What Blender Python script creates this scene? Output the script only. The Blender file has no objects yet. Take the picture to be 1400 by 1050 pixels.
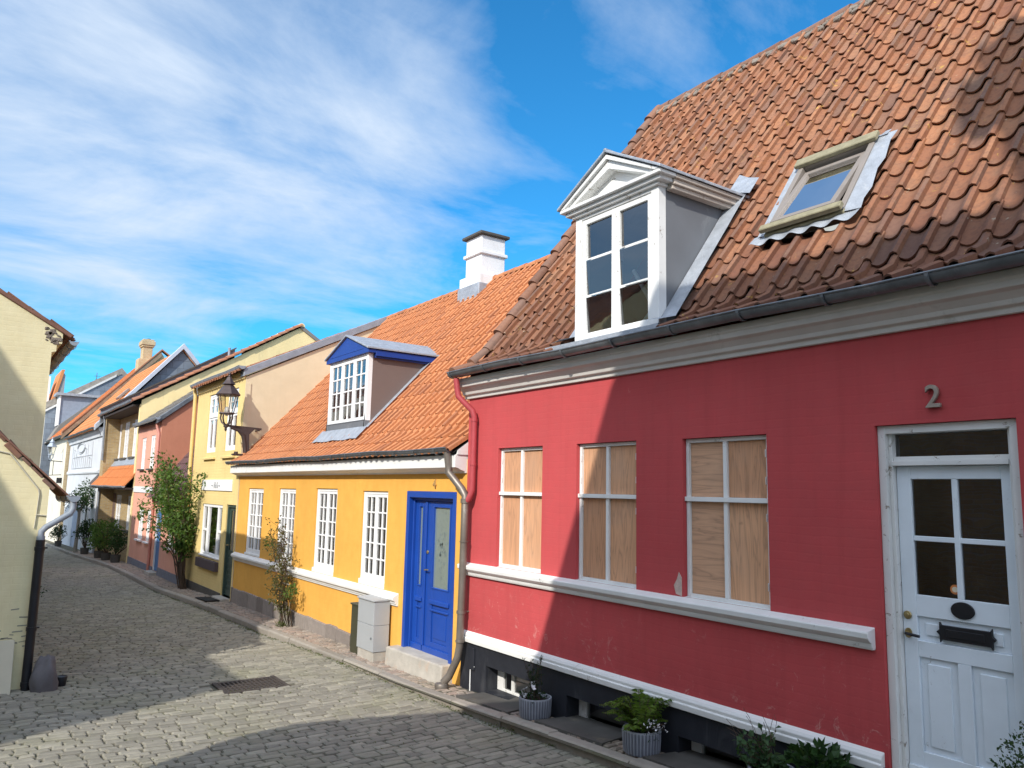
import bpy, math, random
import numpy as np
from mathutils import Vector, Matrix, noise as mnoise

random.seed(11)
SC = bpy.context.scene
COL = SC.collection
PI = math.pi

# ------------------------------------------------------------------ scene objects
ROOTS = {}

def root(name, loc, label, cat, group=None):
    o = bpy.data.objects.new(name, None)
    COL.objects.link(o)
    o.location = loc
    o.empty_display_size = 0.3
    o['label'] = label
    o['category'] = cat
    if group:
        o['group'] = group
    return o

def world_loc(o):
    v = Vector((0, 0, 0))
    while o is not None:
        v += o.location
        o = o.parent
    return v

class MB:
    """collects vertices and faces in world coordinates; build() links them as one mesh object"""
    def __init__(self):
        self.v = []
        self.f = []
        self.uvs = None

    def add(self, vs, fs):
        b = len(self.v)
        self.v.extend([tuple(p) for p in vs])
        self.f.extend([tuple(b + i for i in q) for q in fs])

    def box(self, x0, x1, y0, y1, z0, z1):
        x0, x1 = min(x0, x1), max(x0, x1)
        y0, y1 = min(y0, y1), max(y0, y1)
        z0, z1 = min(z0, z1), max(z0, z1)
        vs = [(x0, y0, z0), (x1, y0, z0), (x1, y1, z0), (x0, y1, z0), (x0, y0, z1), (x1, y0, z1), (x1, y1, z1), (x0, y1, z1)]
        self.add(vs, [(0, 3, 2, 1), (4, 5, 6, 7), (0, 1, 5, 4), (1, 2, 6, 5), (2, 3, 7, 6), (3, 0, 4, 7)])

    def quad(self, a, b, c, d):
        self.add([a, b, c, d], [(0, 1, 2, 3)])

    def obox(self, o, ax, ay, az):
        """box from corner o with edge vectors ax, ay, az"""
        o, ax, ay, az = Vector(o), Vector(ax), Vector(ay), Vector(az)
        vs = [o, o + ax, o + ax + ay, o + ay, o + az, o + ax + az, o + ax + ay + az, o + ay + az]
        fs = [(0, 3, 2, 1), (4, 5, 6, 7), (0, 1, 5, 4), (1, 2, 6, 5), (2, 3, 7, 6), (3, 0, 4, 7)]
        if ax.cross(ay).dot(az) < 0:
            fs = [tuple(reversed(q)) for q in fs]
        self.add(vs, fs)

    def prism(self, poly, axis, lo, hi, cap=True):
        """poly in the two other axes (in order xyz), extruded along axis"""
        n = len(poly)
        def mk(p, t):
            if axis == 'x': return (t, p[0], p[1])
            if axis == 'y': return (p[0], t, p[1])
            return (p[0], p[1], t)
        vs = [mk(p, lo) for p in poly] + [mk(p, hi) for p in poly]
        fs = [(i, (i + 1) % n, n + (i + 1) % n, n + i) for i in range(n)]
        if cap:
            fs += [tuple(reversed(range(n))), tuple(range(n, 2 * n))]
        self.add(vs, fs)

    def tube(self, pts, r, n=10, cap=True, radii=None):
        pts = [Vector(p) for p in pts]
        rings = []
        prev = None
        for i, p in enumerate(pts):
            if i == 0: d = pts[1] - pts[0]
            elif i == len(pts) - 1: d = pts[-1] - pts[-2]
            else: d = (pts[i + 1] - p).normalized() + (p - pts[i - 1]).normalized()
            d.normalize()
            if prev is None:
                a = Vector((0, 0, 1)) if abs(d.z) < .9 else Vector((1, 0, 0))
                u = d.cross(a).normalized()
            else:
                u = (prev - d * prev.dot(d)).normalized()
            prev = u
            w = d.cross(u)
            rr = radii[i] if radii else r
            rings.append([p + (u * math.cos(2 * PI * k / n) + w * math.sin(2 * PI * k / n)) * rr for k in range(n)])
        vs = [q for R in rings for q in R]
        fs = []
        for i in range(len(pts) - 1):
            for k in range(n):
                fs.append((i * n + k, i * n + (k + 1) % n, (i + 1) * n + (k + 1) % n, (i + 1) * n + k))
        if cap:
            fs.append(tuple(reversed(range(n))))
            fs.append(tuple(range((len(pts) - 1) * n, len(pts) * n)))
        self.add(vs, fs)

    def lathe(self, c, prof, n=24, squash=1.0):
        """prof: list of (radius, z) from bottom to top about the vertical through c"""
        vs, fs = [], []
        for (r, z) in prof:
            for k in range(n):
                a = 2 * PI * k / n
                vs.append((c[0] + r * math.cos(a), c[1] + r * squash * math.sin(a), c[2] + z))
        for i in range(len(prof) - 1):
            for k in range(n):
                fs.append((i * n + k, i * n + (k + 1) % n, (i + 1) * n + (k + 1) % n, (i + 1) * n + k))
        fs.append(tuple(reversed(range(n))))
        fs.append(tuple(range((len(prof) - 1) * n, len(prof) * n)))
        self.add(vs, fs)

    def pieces(self):
        """groups of faces that lie well apart from each other"""
        par = list(range(len(self.v)))
        def fd(a):
            while par[a] != a:
                par[a] = par[par[a]]; a = par[a]
            return a
        for f in self.f:
            for q in f[1:]:
                a, b = fd(f[0]), fd(q)
                if a != b: par[b] = a
        ids = {}
        for i in range(len(self.v)): ids.setdefault(fd(i), []).append(i)
        if not 1 < len(ids) <= 300: return None
        keys = list(ids)
        bb = []
        for k in keys:
            P_ = np.array([self.v[i] for i in ids[k]])
            bb.append((P_.min(0), P_.max(0), (P_.max(0) - P_.min(0)).max()))
        g = list(range(len(keys)))
        def fg(a):
            while g[a] != a:
                g[a] = g[g[a]]; a = g[a]
            return a
        for i in range(len(keys)):
            for j in range(i + 1, len(keys)):
                gap = np.maximum(0, np.maximum(bb[i][0] - bb[j][1], bb[j][0] - bb[i][1]))
                if np.sqrt((gap ** 2).sum()) <= max(.02, .5 * max(bb[i][2], bb[j][2])):
                    a, b = fg(i), fg(j)
                    if a != b: g[b] = a
        if len({fg(i) for i in range(len(keys))}) < 2: return None
        of = {k: fg(i) for i, k in enumerate(keys)}
        out = {}
        for f in self.f: out.setdefault(of[fd(f[0])], []).append(f)
        res = []
        for fs in out.values():
            m = MB(); used = sorted({i for f in fs for i in f}); ix = {o: n for n, o in enumerate(used)}
            m.v = [self.v[i] for i in used]; m.f = [tuple(ix[i] for i in f) for f in fs]
            res.append(m)
        return res

    def build(self, name, mat, parent=None, smooth=False, bevel=0.0, label=None, kind=None, seg=1):
        if kind is None and parent is not None and name not in ('foliage', 'leaves', 'crown', 'flowers', 'ornament'):
            ps = self.pieces()
            if ps:
                return [m.build(name, mat, parent, smooth, bevel, label, kind, seg) for m in ps][0]
        off = world_loc(parent) if parent is not None else Vector((0, 0, 0))
        me = bpy.data.meshes.new(name)
        vs = [(a - off.x, b - off.y, c - off.z) for a, b, c in self.v]
        me.from_pydata(vs, [], self.f)
        me.materials.append(mat)
        me.update()
        if smooth:
            me.polygons.foreach_set('use_smooth', [True] * len(me.polygons))
            try:
                me.set_sharp_from_angle(angle=math.radians(42))
            except Exception:
                pass
        o = bpy.data.objects.new(name, me)
        COL.objects.link(o)
        if parent is not None:
            o.parent = parent
        if bevel > 0:
            m = o.modifiers.new('soft_edges', 'BEVEL')
            m.width = bevel
            m.segments = seg
            m.limit_method = 'ANGLE'
            m.angle_limit = math.radians(40)
        if label: o['label'] = label
        if kind: o['kind'] = kind
        return o

def tag(o, label, cat, group=None, kind=None):
    if kind:
        o['kind'] = kind
    else:
        o['category'] = cat
    o['label'] = label
    if group: o['group'] = group
    return o

# ------------------------------------------------------------------ camera
F_PX, PITCH, ROLL, YAW = 1060.0, math.radians(7.95), math.radians(1.25), math.radians(35.3)
fw = Vector((math.sin(YAW) * math.cos(PITCH), math.cos(YAW) * math.cos(PITCH), math.sin(PITCH)))
rt = Vector((math.cos(YAW), -math.sin(YAW), 0))
up = rt.cross(fw)
ci = rt * math.cos(ROLL) + up * math.sin(ROLL)
cj = -rt * math.sin(ROLL) + up * math.cos(ROLL)
cam_data = bpy.data.cameras.new('camera')
cam = bpy.data.objects.new('camera', cam_data)
COL.objects.link(cam)
cam_data.sensor_fit = 'HORIZONTAL'
cam_data.sensor_width = 36
cam_data.lens = F_PX / 1400 * 36
cam_data.clip_end = 2000
cam.matrix_world = Matrix(((ci.x, cj.x, -fw.x, 0), (ci.y, cj.y, -fw.y, 0), (ci.z, cj.z, -fw.z, 0), (0, 0, 0, 1)))
SC.camera = cam

# ------------------------------------------------------------------ light
SUN = Vector((-1, -.58, .77)).normalized()       # direction towards the sun
sd = bpy.data.lights.new('sun', 'SUN')
sd.energy = 4.3
sd.angle = math.radians(0.55)
sd.color = (1.0, .945, .86)
so = bpy.data.objects.new('sun', sd)
COL.objects.link(so)
so.rotation_euler = SUN.to_track_quat('Z', 'Y').to_euler()
so.location = (-20, -10, 20)
SUN_EL = math.asin(SUN.z)
SUN_AZ = math.atan2(SUN.x, SUN.y)

# ------------------------------------------------------------------ node helpers
class NT:
    def __init__(self, nt):
        self.nt = nt
        self.n = nt.nodes
        self.l = nt.links

    def new(self, t, **kw):
        o = self.n.new(t)
        for k, v in kw.items():
            setattr(o, k, v)
        return o

    def val(self, sock, v):
        if hasattr(v, 'node'):
            self.l.new(v, sock)
        else:
            sock.default_value = v

    def noise(self, vec, scale, detail=4, rough=.55, dist=0.0):
        o = self.new('ShaderNodeTexNoise')
        if vec is not None: self.l.new(vec, o.inputs['Vector'])
        o.inputs['Scale'].default_value = scale
        o.inputs['Detail'].default_value = detail
        o.inputs['Roughness'].default_value = rough
        o.inputs['Distortion'].default_value = dist
        return o.outputs['Fac']

    def ramp(self, fac, stops, interp='LINEAR'):
        o = self.new('ShaderNodeValToRGB')
        cr = o.color_ramp
        cr.interpolation = interp
        while len(cr.elements) < len(stops):
            cr.elements.new(0.5)
        for e, (p, c) in zip(cr.elements, stops):
            e.position = p
            e.color = (c[0], c[1], c[2], 1) if not isinstance(c, (int, float)) else (c, c, c, 1)
        self.l.new(fac, o.inputs['Fac'])
        return o.outputs['Color']

    def mix(self, fac, a, b, mode='MIX'):
        o = self.new('ShaderNodeMix', data_type='RGBA', blend_type=mode)
        o.clamp_factor = True
        self.val(o.inputs[0], fac)
        for s, v in ((o.inputs[6], a), (o.inputs[7], b)):
            if isinstance(v, (tuple, list)):
                s.default_value = (v[0], v[1], v[2], 1)
            else:
                self.l.new(v, s)
        return o.outputs[2]

    def math(self, op, a, b=None, clamp=False):
        o = self.new('ShaderNodeMath', operation=op)
        o.use_clamp = clamp
        self.val(o.inputs[0], a)
        if b is not None: self.val(o.inputs[1], b)
        return o.outputs[0]

    def mapr(self, v, a, b, c=0.0, d=1.0):
        o = self.new('ShaderNodeMapRange')
        o.clamp = True
        self.val(o.inputs['Value'], v)
        o.inputs['From Min'].default_value = a
        o.inputs['From Max'].default_value = b
        o.inputs['To Min'].default_value = c
        o.inputs['To Max'].default_value = d
        return o.outputs['Result']

    def mapping(self, vec, scale=(1, 1, 1), rot=(0, 0, 0), loc=(0, 0, 0)):
        o = self.new('ShaderNodeMapping')
        self.l.new(vec, o.inputs['Vector'])
        o.inputs['Scale'].default_value = scale
        o.inputs['Rotation'].default_value = rot
        o.inputs['Location'].default_value = loc
        return o.outputs['Vector']

def new_mat(name):
    m = bpy.data.materials.new(name)
    m.use_nodes = True
    t = NT(m.node_tree)
    t.n.clear()
    out = t.new('ShaderNodeOutputMaterial')
    bs = t.new('ShaderNodeBsdfPrincipled')
    t.l.new(bs.outputs['BSDF'], out.inputs['Surface'])
    return m, t, bs, out

def coords(t):
    return t.new('ShaderNodeTexCoord').outputs['Object']

def wall_uv(t, obj):
    """(x+y, z) : works on walls along either axis"""
    s = t.new('ShaderNodeSeparateXYZ')
    t.l.new(obj, s.inputs[0])
    c = t.new('ShaderNodeCombineXYZ')
    t.l.new(t.math('ADD', s.outputs[0], s.outputs[1]), c.inputs[0])
    t.l.new(s.outputs[2], c.inputs[1])
    return c.outputs[0]

def bump(t, bs, height, strength, dist, normal=None):
    b = t.new('ShaderNodeBump')
    b.inputs['Strength'].default_value = strength
    b.inputs['Distance'].default_value = dist
    t.l.new(height, b.inputs['Height'])
    if normal is not None: t.l.new(normal, b.inputs['Normal'])
    t.l.new(b.outputs['Normal'], bs.inputs['Normal'])
    return b.outputs['Normal']

def sc(c, k):
    return tuple(min(1, v * k) for v in c[:3])

MATS = {}

def simple(name, col, rough=.6, metal=0.0, var=.12, nscale=6, bstr=.15, bdist=.004, spec=.4, dirt=None, dirt_scale=2.5, dirt_lo=.58, dirt_hi=.72):
    if name in MATS: return MATS[name]
    m, t, bs, out = new_mat(name)
    o = coords(t)
    n1 = t.noise(o, nscale, 5)
    c = t.ramp(n1, [(.25, sc(col, 1 - var)), (.75, sc(col, 1 + var))])
    if dirt:
        n2 = t.noise(o, dirt_scale, 8, .7, .4)
        c = t.mix(t.mapr(n2, dirt_lo, dirt_hi, 0, .85), c, dirt)
    t.l.new(c, bs.inputs['Base Color'])
    bs.inputs['Roughness'].default_value = rough
    bs.inputs['Metallic'].default_value = metal
    bs.inputs['Specular IOR Level'].default_value = spec
    if bstr:
        bump(t, bs, t.noise(o, nscale * 8, 4), bstr, bdist)
    MATS[name] = m
    return m

def plaster(name, col, brick=0.0, patch=(1, 1, 1), patch_amt=.3, scuff=None, stain=None, rough=.85, bs_w=.24, bs_h=.075, streak=0.0, splash=None, splash_z=None):
    m, t, bs, out = new_mat(name)
    o = coords(t)
    big = t.noise(o, .7, 5, .6, .3)
    mid = t.noise(o, 5.0, 5, .65)
    c = t.ramp(big, [(.3, sc(col, .88)), (.5, col), (.72, sc(col, 1.10))])
    c = t.mix(t.mapr(mid, .3, .7, 0, patch_amt), c, sc((col[0] * patch[0], col[1] * patch[1], col[2] * patch[2]), .86))
    uv = wall_uv(t, o)
    st = t.noise(t.mapping(uv, (9, .5, 1)), 1.0, 6, .6)
    c = t.mix(t.mapr(st, .5, .75, 0, .14 + streak), c, sc(col, .72))
    if scuff:
        k = t.noise(o, 3.2, 9, .78, 1.2)
        k2 = t.noise(o, .9, 2)
        fac = t.math('MULTIPLY', t.mapr(k, .665, .70, 0, 1), t.mapr(k2, .46, .62, 0, .8))
        c = t.mix(fac, c, scuff)
    if splash:      # scraped and salt-bitten paint low on the wall
        s3 = t.new('ShaderNodeSeparateXYZ'); t.l.new(o, s3.inputs[0])
        k = t.noise(o, 4.5, 10, .8, 1.6)
        fac = t.math('MULTIPLY', t.mapr(k, .565, .63, 0, .85), t.mapr(s3.outputs[2], splash_z[0], splash_z[1], 1, 0))
        k2 = t.noise(o, 1.3, 3)
        fac = t.math('MULTIPLY', fac, t.mapr(k2, .38, .50, 0, 1))
        c = t.mix(fac, c, splash)
        d2 = t.noise(t.mapping(uv, (2.2, 1.2, 1)), 1.0, 6, .7)
        c = t.mix(t.math('MULTIPLY', t.mapr(s3.outputs[2], splash_z[0], splash_z[0] + .45, .5, 0), t.mapr(d2, .35, .65)), c, sc(col, .62))
    if stain:
        k = t.noise(t.mapping(uv, (3.5, .9, 1)), 1.0, 8, .7, .6)
        c = t.mix(t.mapr(k, .56, .75, 0, .7), c, stain)
    t.l.new(c, bs.inputs['Base Color'])
    bs.inputs['Roughness'].default_value = rough
    bs.inputs['Specular IOR Level'].default_value = .25
    fine = t.noise(o, 60, 5, .65)
    wob = t.noise(o, 6, 4, .6)
    h = t.math('ADD', t.math('MULTIPLY', fine, .25), t.math('MULTIPLY', wob, .9))
    if brick:
        b = t.new('ShaderNodeTexBrick')
        b.inputs['Scale'].default_value = 1
        b.inputs['Brick Width'].default_value = bs_w
        b.inputs['Row Height'].default_value = bs_h
        b.inputs['Mortar Size'].default_value = .012
        b.inputs['Mortar Smooth'].default_value = .9
        wv = t.new('ShaderNodeVectorMath', operation='ADD')
        t.l.new(uv, wv.inputs[0]); nz = t.new('ShaderNodeTexNoise'); t.l.new(o, nz.inputs['Vector']); nz.inputs['Scale'].default_value = 2.5
        sc_ = t.new('ShaderNodeVectorMath', operation='SCALE'); t.l.new(nz.outputs['Color'], sc_.inputs[0]); sc_.inputs['Scale'].default_value = .05
        t.l.new(sc_.outputs[0], wv.inputs[1]); t.l.new(wv.outputs[0], b.inputs['Vector'])
        h = t.math('SUBTRACT', h, t.math('MULTIPLY', b.outputs['Fac'], brick))
    bump(t, bs, h, .55, .006)
    MATS[name] = m
    return m

def brickwork(name, c1, c2, mortar, w=.235, h=.068):
    m, t, bs, out = new_mat(name)
    o = coords(t)
    uv = wall_uv(t, o)
    b = t.new('ShaderNodeTexBrick')
    t.l.new(uv, b.inputs['Vector'])
    b.inputs['Scale'].default_value = 1
    b.inputs['Brick Width'].default_value = w
    b.inputs['Row Height'].default_value = h
    b.inputs['Mortar Size'].default_value = .009
    b.inputs['Mortar Smooth'].default_value = .25
    b.inputs['Bias'].default_value = -.1
    b.inputs['Color1'].default_value = (*c1, 1)
    b.inputs['Color2'].default_value = (*c2, 1)
    b.inputs['Mortar'].default_value = (*mortar, 1)
    c = t.mix(t.mapr(t.noise(o, 2.0, 6, .7), .35, .7, 0, .45), b.outputs['Color'], sc(c2, .6))
    t.l.new(c, bs.inputs['Base Color'])
    bs.inputs['Roughness'].default_value = .9
    h_ = t.math('SUBTRACT', t.math('MULTIPLY', t.noise(o, 40, 4), .4), b.outputs['Fac'])
    bump(t, bs, h_, .7, .008)
    MATS[name] = m
    return m

def tile_mat(name, stops, moss=(.10, .085, .05), moss_amt=.5, lichen=0.0, low=None, rough=.8, dark=(.09, .05, .04)):
    """random colour per tile, weathered by noise; low=(z0,z1): old soot and moss lie on the lowest courses"""
    m, t, bs, out = new_mat(name)
    o = coords(t)
    g = t.new('ShaderNodeNewGeometry')
    rnd = g.outputs['Random Per Island']
    c = t.ramp(rnd, stops)
    n1 = t.noise(o, 3.0, 7, .7, .3)
    c = t.mix(t.mapr(n1, .48, .72, 0, moss_amt), c, moss)
    n2 = t.noise(o, 26, 5, .6)
    c = t.mix(t.mapr(n2, .46, .74, 0, .5), c, dark)
    if low:
        s = t.new('ShaderNodeSeparateXYZ')
        t.l.new(o, s.inputs[0])
        n3 = t.noise(o, 1.1, 5, .65, .4)
        zz = t.math('ADD', s.outputs[2], t.math('MULTIPLY', n3, 1.2))
        zz = t.math('ADD', zz, t.math('MULTIPLY', rnd, .45))
        c = t.mix(t.mapr(zz, low[0] + .6, low[1] + .9, .8, 0), c, dark)
    if lichen:
        n4 = t.noise(o, 7, 6, .75, .5)
        n5 = t.noise(o, .8, 3)
        f = t.math('MULTIPLY', t.mapr(n4, .62, .67, 0, 1), t.mapr(n5, .45, .6, 0, lichen))
        c = t.mix(f, c, (.55, .36, .06))
        n6 = t.noise(o, 11, 5, .7, .2)
        c = t.mix(t.mapr(n6, .66, .70, 0, .55), c, (.42, .38, .28))
    t.l.new(c, bs.inputs['Base Color'])
    bs.inputs['Roughness'].default_value = rough
    bs.inputs['Specular IOR Level'].default_value = .35
    bump(t, bs, t.noise(o, 45, 5, .65), .35, .004)
    MATS[name] = m
    return m

def painted(name, col, under, amt=.5, rough=.5, scale=9):
    """paint with flaked patches showing the wood below"""
    m, t, bs, out = new_mat(name)
    o = coords(t)
    n = t.noise(o, scale, 9, .75, .8)
    k = t.noise(o, 1.1, 3)
    f = t.math('MULTIPLY', t.mapr(n, .60, .64, 0, 1), t.mapr(k, .62 - .3 * amt, .72 - .2 * amt, 0, 1))
    c = t.ramp(t.noise(o, 2.5, 5), [(.3, sc(col, .9)), (.7, sc(col, 1.03))])
    c = t.mix(f, c, under)
    t.l.new(c, bs.inputs['Base Color'])
    bs.inputs['Roughness'].default_value = rough
    bs.inputs['Specular IOR Level'].default_value = .4
    h = t.math('ADD', t.math('MULTIPLY', f, -1.0), t.math('MULTIPLY', t.noise(o, 30, 4), .25))
    bump(t, bs, h, .4, .003)
    MATS[name] = m
    return m

def glass(name, tint=(.75, .8, .8), refl=2.1, milk=None):
    """window glass: sharp reflection over clear glass; milk: etched pane"""
    m, t, bs, out = new_mat(name)
    t.n.remove(bs)
    o = coords(t)
    gl = t.new('ShaderNodeBsdfGlossy')
    gl.inputs['Roughness'].default_value = .01
    gl.inputs['Color'].default_value = (1, 1, 1, 1)
    b = t.new('ShaderNodeBump')
    b.inputs['Strength'].default_value = .10
    b.inputs['Distance'].default_value = .02
    t.l.new(t.noise(o, 2.2, 2, .5), b.inputs['Height'])
    t.l.new(b.outputs['Normal'], gl.inputs['Normal'])
    fr = t.new('ShaderNodeFresnel')
    fr.inputs['IOR'].default_value = 1.62
    t.l.new(b.outputs['Normal'], fr.inputs['Normal'])
    if milk:
        base = t.new('ShaderNodeBsdfDiffuse')
        base.inputs['Color'].default_value = (*milk, 1)
        n = t.noise(t.mapping(o, (1, 1, .5)), 16, 6, .7, 1.0)
        cc = t.mix(t.mapr(n, .5, .62, 0, .25), milk, sc(milk, .6))
        t.l.new(cc, base.inputs['Color'])
    else:
        base = t.new('ShaderNodeBsdfTransparent')
        base.inputs['Color'].default_value = (*tint, 1)
    mx = t.new('ShaderNodeMixShader')
    t.l.new(t.math('MULTIPLY', fr.outputs['Fac'], refl, True), mx.inputs[0])
    t.l.new(base.outputs[0], mx.inputs[1])
    t.l.new(gl.outputs[0], mx.inputs[2])
    t.l.new(mx.outputs[0], out.inputs['Surface'])
    MATS[name] = m
    return m

def plywood(name, col, grain):
    m, t, bs, out = new_mat(name)
    o = coords(t)
    oi = t.new('ShaderNodeObjectInfo')
    ad = t.new('ShaderNodeVectorMath', operation='ADD')
    t.l.new(o, ad.inputs[0])
    cb = t.new('ShaderNodeCombineXYZ')
    r = t.math('MULTIPLY', oi.outputs['Random'], 40.0)
    t.l.new(r, cb.inputs[0])
    t.l.new(r, cb.inputs[1])
    t.l.new(cb.outputs[0], ad.inputs[1])
    v = t.mapping(ad.outputs[0], (1, 7, .55) if grain == 'v' else (1, .5, 6))
    n = t.noise(v, 1.6, 3, .5, .6)
    w = t.math('FRACT', t.math('MULTIPLY', n, 7.0))
    w = t.math('ABSOLUTE', t.math('SUBTRACT', w, .5))
    c = t.ramp(w, [(.0, sc(col, .74)), (.12, sc(col, .95)), (.5, sc(col, 1.10))])
    blot = t.noise(ad.outputs[0], 2.0, 5, .6)
    c = t.mix(t.mapr(blot, .45, .75, 0, .5), c, (.46, .33, .24))
    tone = t.ramp(oi.outputs['Random'], [(0, (.86, .76, .70)), (1, (1.1, 1.06, 1.02))])
    c = t.mix(1.0, c, tone, 'MULTIPLY')
    kn = t.noise(t.mapping(ad.outputs[0], (1, 1, .7)), 5, 2)
    c = t.mix(t.mapr(kn, .74, .78, 0, .7), c, (.16, .08, .035))
    t.l.new(c, bs.inputs['Base Color'])
    bs.inputs['Roughness'].default_value = .75
    bump(t, bs, w, .15, .002)
    MATS[name] = m
    return m

def leaf_mat(name, c1, c2, c3):
    m, t, bs, out = new_mat(name)
    g = t.new('ShaderNodeNewGeometry')
    c = t.ramp(g.outputs['Random Per Island'], [(0, c1), (.5, c2), (.93, c2), (1, c3)])
    t.l.new(c, bs.inputs['Base Color'])
    bs.inputs['Roughness'].default_value = .5
    bs.inputs['Specular IOR Level'].default_value = .35
    tr = t.new('ShaderNodeBsdfTranslucent')
    t.l.new(t.mix(1.0, c, (1.3, 1.4, .6), 'MULTIPLY'), tr.inputs['Color'])
    mx = t.new('ShaderNodeMixShader')
    mx.inputs[0].default_value = .3
    t.l.new(bs.outputs[0], mx.inputs[1])
    t.l.new(tr.outputs[0], mx.inputs[2])
    t.l.new(mx.outputs[0], out.inputs['Surface'])
    MATS[name] = m
    return m

def stone_mat(name, stops, rough=.85, moss=None, moss_amt=.3, nscale=9):
    """each stone (mesh island) gets a tone of its own"""
    m, t, bs, out = new_mat(name)
    o = coords(t)
    g = t.new('ShaderNodeNewGeometry')
    c = t.ramp(g.outputs['Random Per Island'], stops)
    n = t.noise(o, nscale, 7, .7)
    c = t.mix(t.mapr(n, .35, .7, 0, .5), c, sc(stops[0][1], .75))
    sp = t.noise(o, 90, 3, .6)
    c = t.mix(t.mapr(sp, .55, .75, 0, .3), c, sc(stops[-1][1], 1.25))
    if moss:
        k = t.noise(o, .8, 5, .65)
        c = t.mix(t.mapr(k, .48, .7, 0, moss_amt), c, moss)
    t.l.new(c, bs.inputs['Base Color'])
    bs.inputs['Roughness'].default_value = rough
    bs.inputs['Specular IOR Level'].default_value = .35
    bump(t, bs, t.noise(o, 32, 6, .7), .5, .006)
    MATS[name] = m
    return m

# ------------------------------------------------------------------ materials
RED = plaster('red_plaster', (.51, .074, .078), brick=.13, patch=(1.02, 1.25, 1.2), scuff=(.55, .20, .18), streak=.16, patch_amt=.55, splash=(.62, .30, .27), splash_z=(.72, 1.55))
YEL = plaster('ochre_plaster', (.76, .405, .085), brick=.12, patch=(1, .93, .75), patch_amt=.45, streak=.12)
PALE = plaster('pale_yellow_plaster', (.74, .57, .25), brick=.6, patch=(1, .98, .9))
BEIGE = plaster('beige_plaster', (.72, .61, .42), brick=.12, patch=(.98, .95, .85), stain=(.62, .52, .34))
PINK = plaster('salmon_plaster', (.72, .37, .27), brick=.1, patch=(1, .95, .9))
TERRA = plaster('terracotta_plaster', (.47, .20, .125), brick=.1, patch=(1, .92, .9))
CREAMG = plaster('stained_cream_plaster', (.84, .68, .36), brick=.2, patch=(1, .97, .85), stain=(.50, .43, .25))
ACREAM = plaster('cream_limewash', (.76, .685, .435), brick=.22, patch=(1, .96, .86), patch_amt=.5, stain=(.60, .52, .32), streak=.10)
GREYW = plaster('pale_grey_plaster', (.60, .63, .66), brick=.0, patch=(1, 1, 1))
CREAMW = plaster('cream_white_plaster', (.70, .66, .55), brick=.0)
BLACK = plaster('black_tarred_plinth', (.016, .018, .024), brick=.0, patch=(2.2, 2.1, 2.0), patch_amt=.6, scuff=(.28, .28, .29), rough=.6, stain=(.085, .088, .095))
BRICK = brickwork('yellow_brick', (.60, .46, .24), (.50, .36, .18), (.52, .48, .40))
BRICKB = brickwork('buff_brick', (.52, .38, .18), (.40, .27, .11), (.42, .38, .30))
WHITE = simple('white_paint', (.80, .80, .79), .5, var=.05, nscale=3, bstr=.2)
WHITEO = painted('worn_white_paint', (.74, .74, .72), (.27, .23, .18), 1.25)
WHITEM = painted('white_moulding_paint', (.79, .79, .77), (.42, .40, .36), .35, rough=.6)
PEEL = painted('peeling_eave_paint', (.50, .44, .38), (.17, .10, .06), 1.2, rough=.8)
DOORW = painted('white_door_paint', (.75, .82, .88), (.20, .17, .14), .15, rough=.42)
GREYP = simple('grey_frame_paint', (.56, .57, .60), .5, var=.05)
CORN = simple('weathered_cornice', (.60, .57, .53), .75, var=.10, nscale=2.5, bstr=.4, dirt=(.34, .31, .28))
BLUE = simple('blue_gloss_paint', (.012, .062, .33), .32, var=.10, nscale=2, bstr=.1, spec=.5)
BLUEP = simple('blue_pediment_paint', (.012, .050, .27), .45, var=.08, nscale=3, bstr=.1)
TEAL = simple('dark_green_door_paint', (.045, .075, .062), .35, var=.1, nscale=3)
BLUED = simple('soft_blue_door_paint', (.055, .17, .38), .45, var=.08, nscale=3)
ZINC = simple('zinc', (.30, .33, .37), .5, metal=.35, var=.20, nscale=4, bstr=.25, dirt=(.22, .23, .24), dirt_scale=4)
ZINCD = simple('dark_zinc', (.17, .185, .20), .42, metal=.55, var=.30, nscale=5, bstr=.25, dirt=(.33, .34, .35), dirt_scale=6)
LEAD = simple('lead_flashing', (.34, .37, .41), .55, metal=.25, var=.22, nscale=8, bstr=.6, bdist=.012, dirt=(.48, .49, .49), dirt_scale=7)
PIPEB = simple('blue_grey_pipe', (.24, .275, .32), .5, metal=.0, var=.15, nscale=5, bstr=.2)
LEADC = simple('slate_blue_cheek', (.15, .16, .175), .6, metal=.0, var=.12, nscale=1.6, bstr=.25, dirt=(.22, .23, .24), dirt_scale=3)
BROWNC = simple('brown_cheek', (.17, .125, .11), .7, var=.06, nscale=1.5, bstr=.1)
REDP = simple('red_pipe_paint', (.40, .062, .072), .45, var=.12, nscale=6, bstr=.2)
YELP = simple('yellow_pipe_paint', (.68, .50, .20), .45, var=.08, nscale=6)
BRONZE = simple('weathered_pipe', (.20, .175, .15), .45, metal=.45, var=.3, nscale=3, bstr=.25, dirt=(.30, .30, .28), dirt_scale=3)
IRON = simple('black_iron', (.022, .022, .025), .45, metal=.3, var=.2, nscale=8, bstr=.2)
RUST = simple('rusty_cast_iron', (.060, .050, .044), .7, metal=.3, var=.3, nscale=14, bstr=.5, dirt=(.10, .07, .05), dirt_scale=9)
BRASS = simple('old_brass', (.42, .33, .16), .35, metal=.8, var=.25, nscale=20)
BRONUM = simple('grey_bronze_numeral', (.36, .30, .25), .5, metal=.3, var=.2, nscale=20)
LAMPM = simple('lamp_brown_metal', (.075, .055, .052), .5, metal=.35, var=.2, nscale=10)
GREYBOX = simple('grey_cabinet_paint', (.36, .375, .385), .5, var=.04, nscale=3, bstr=.08)
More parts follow.
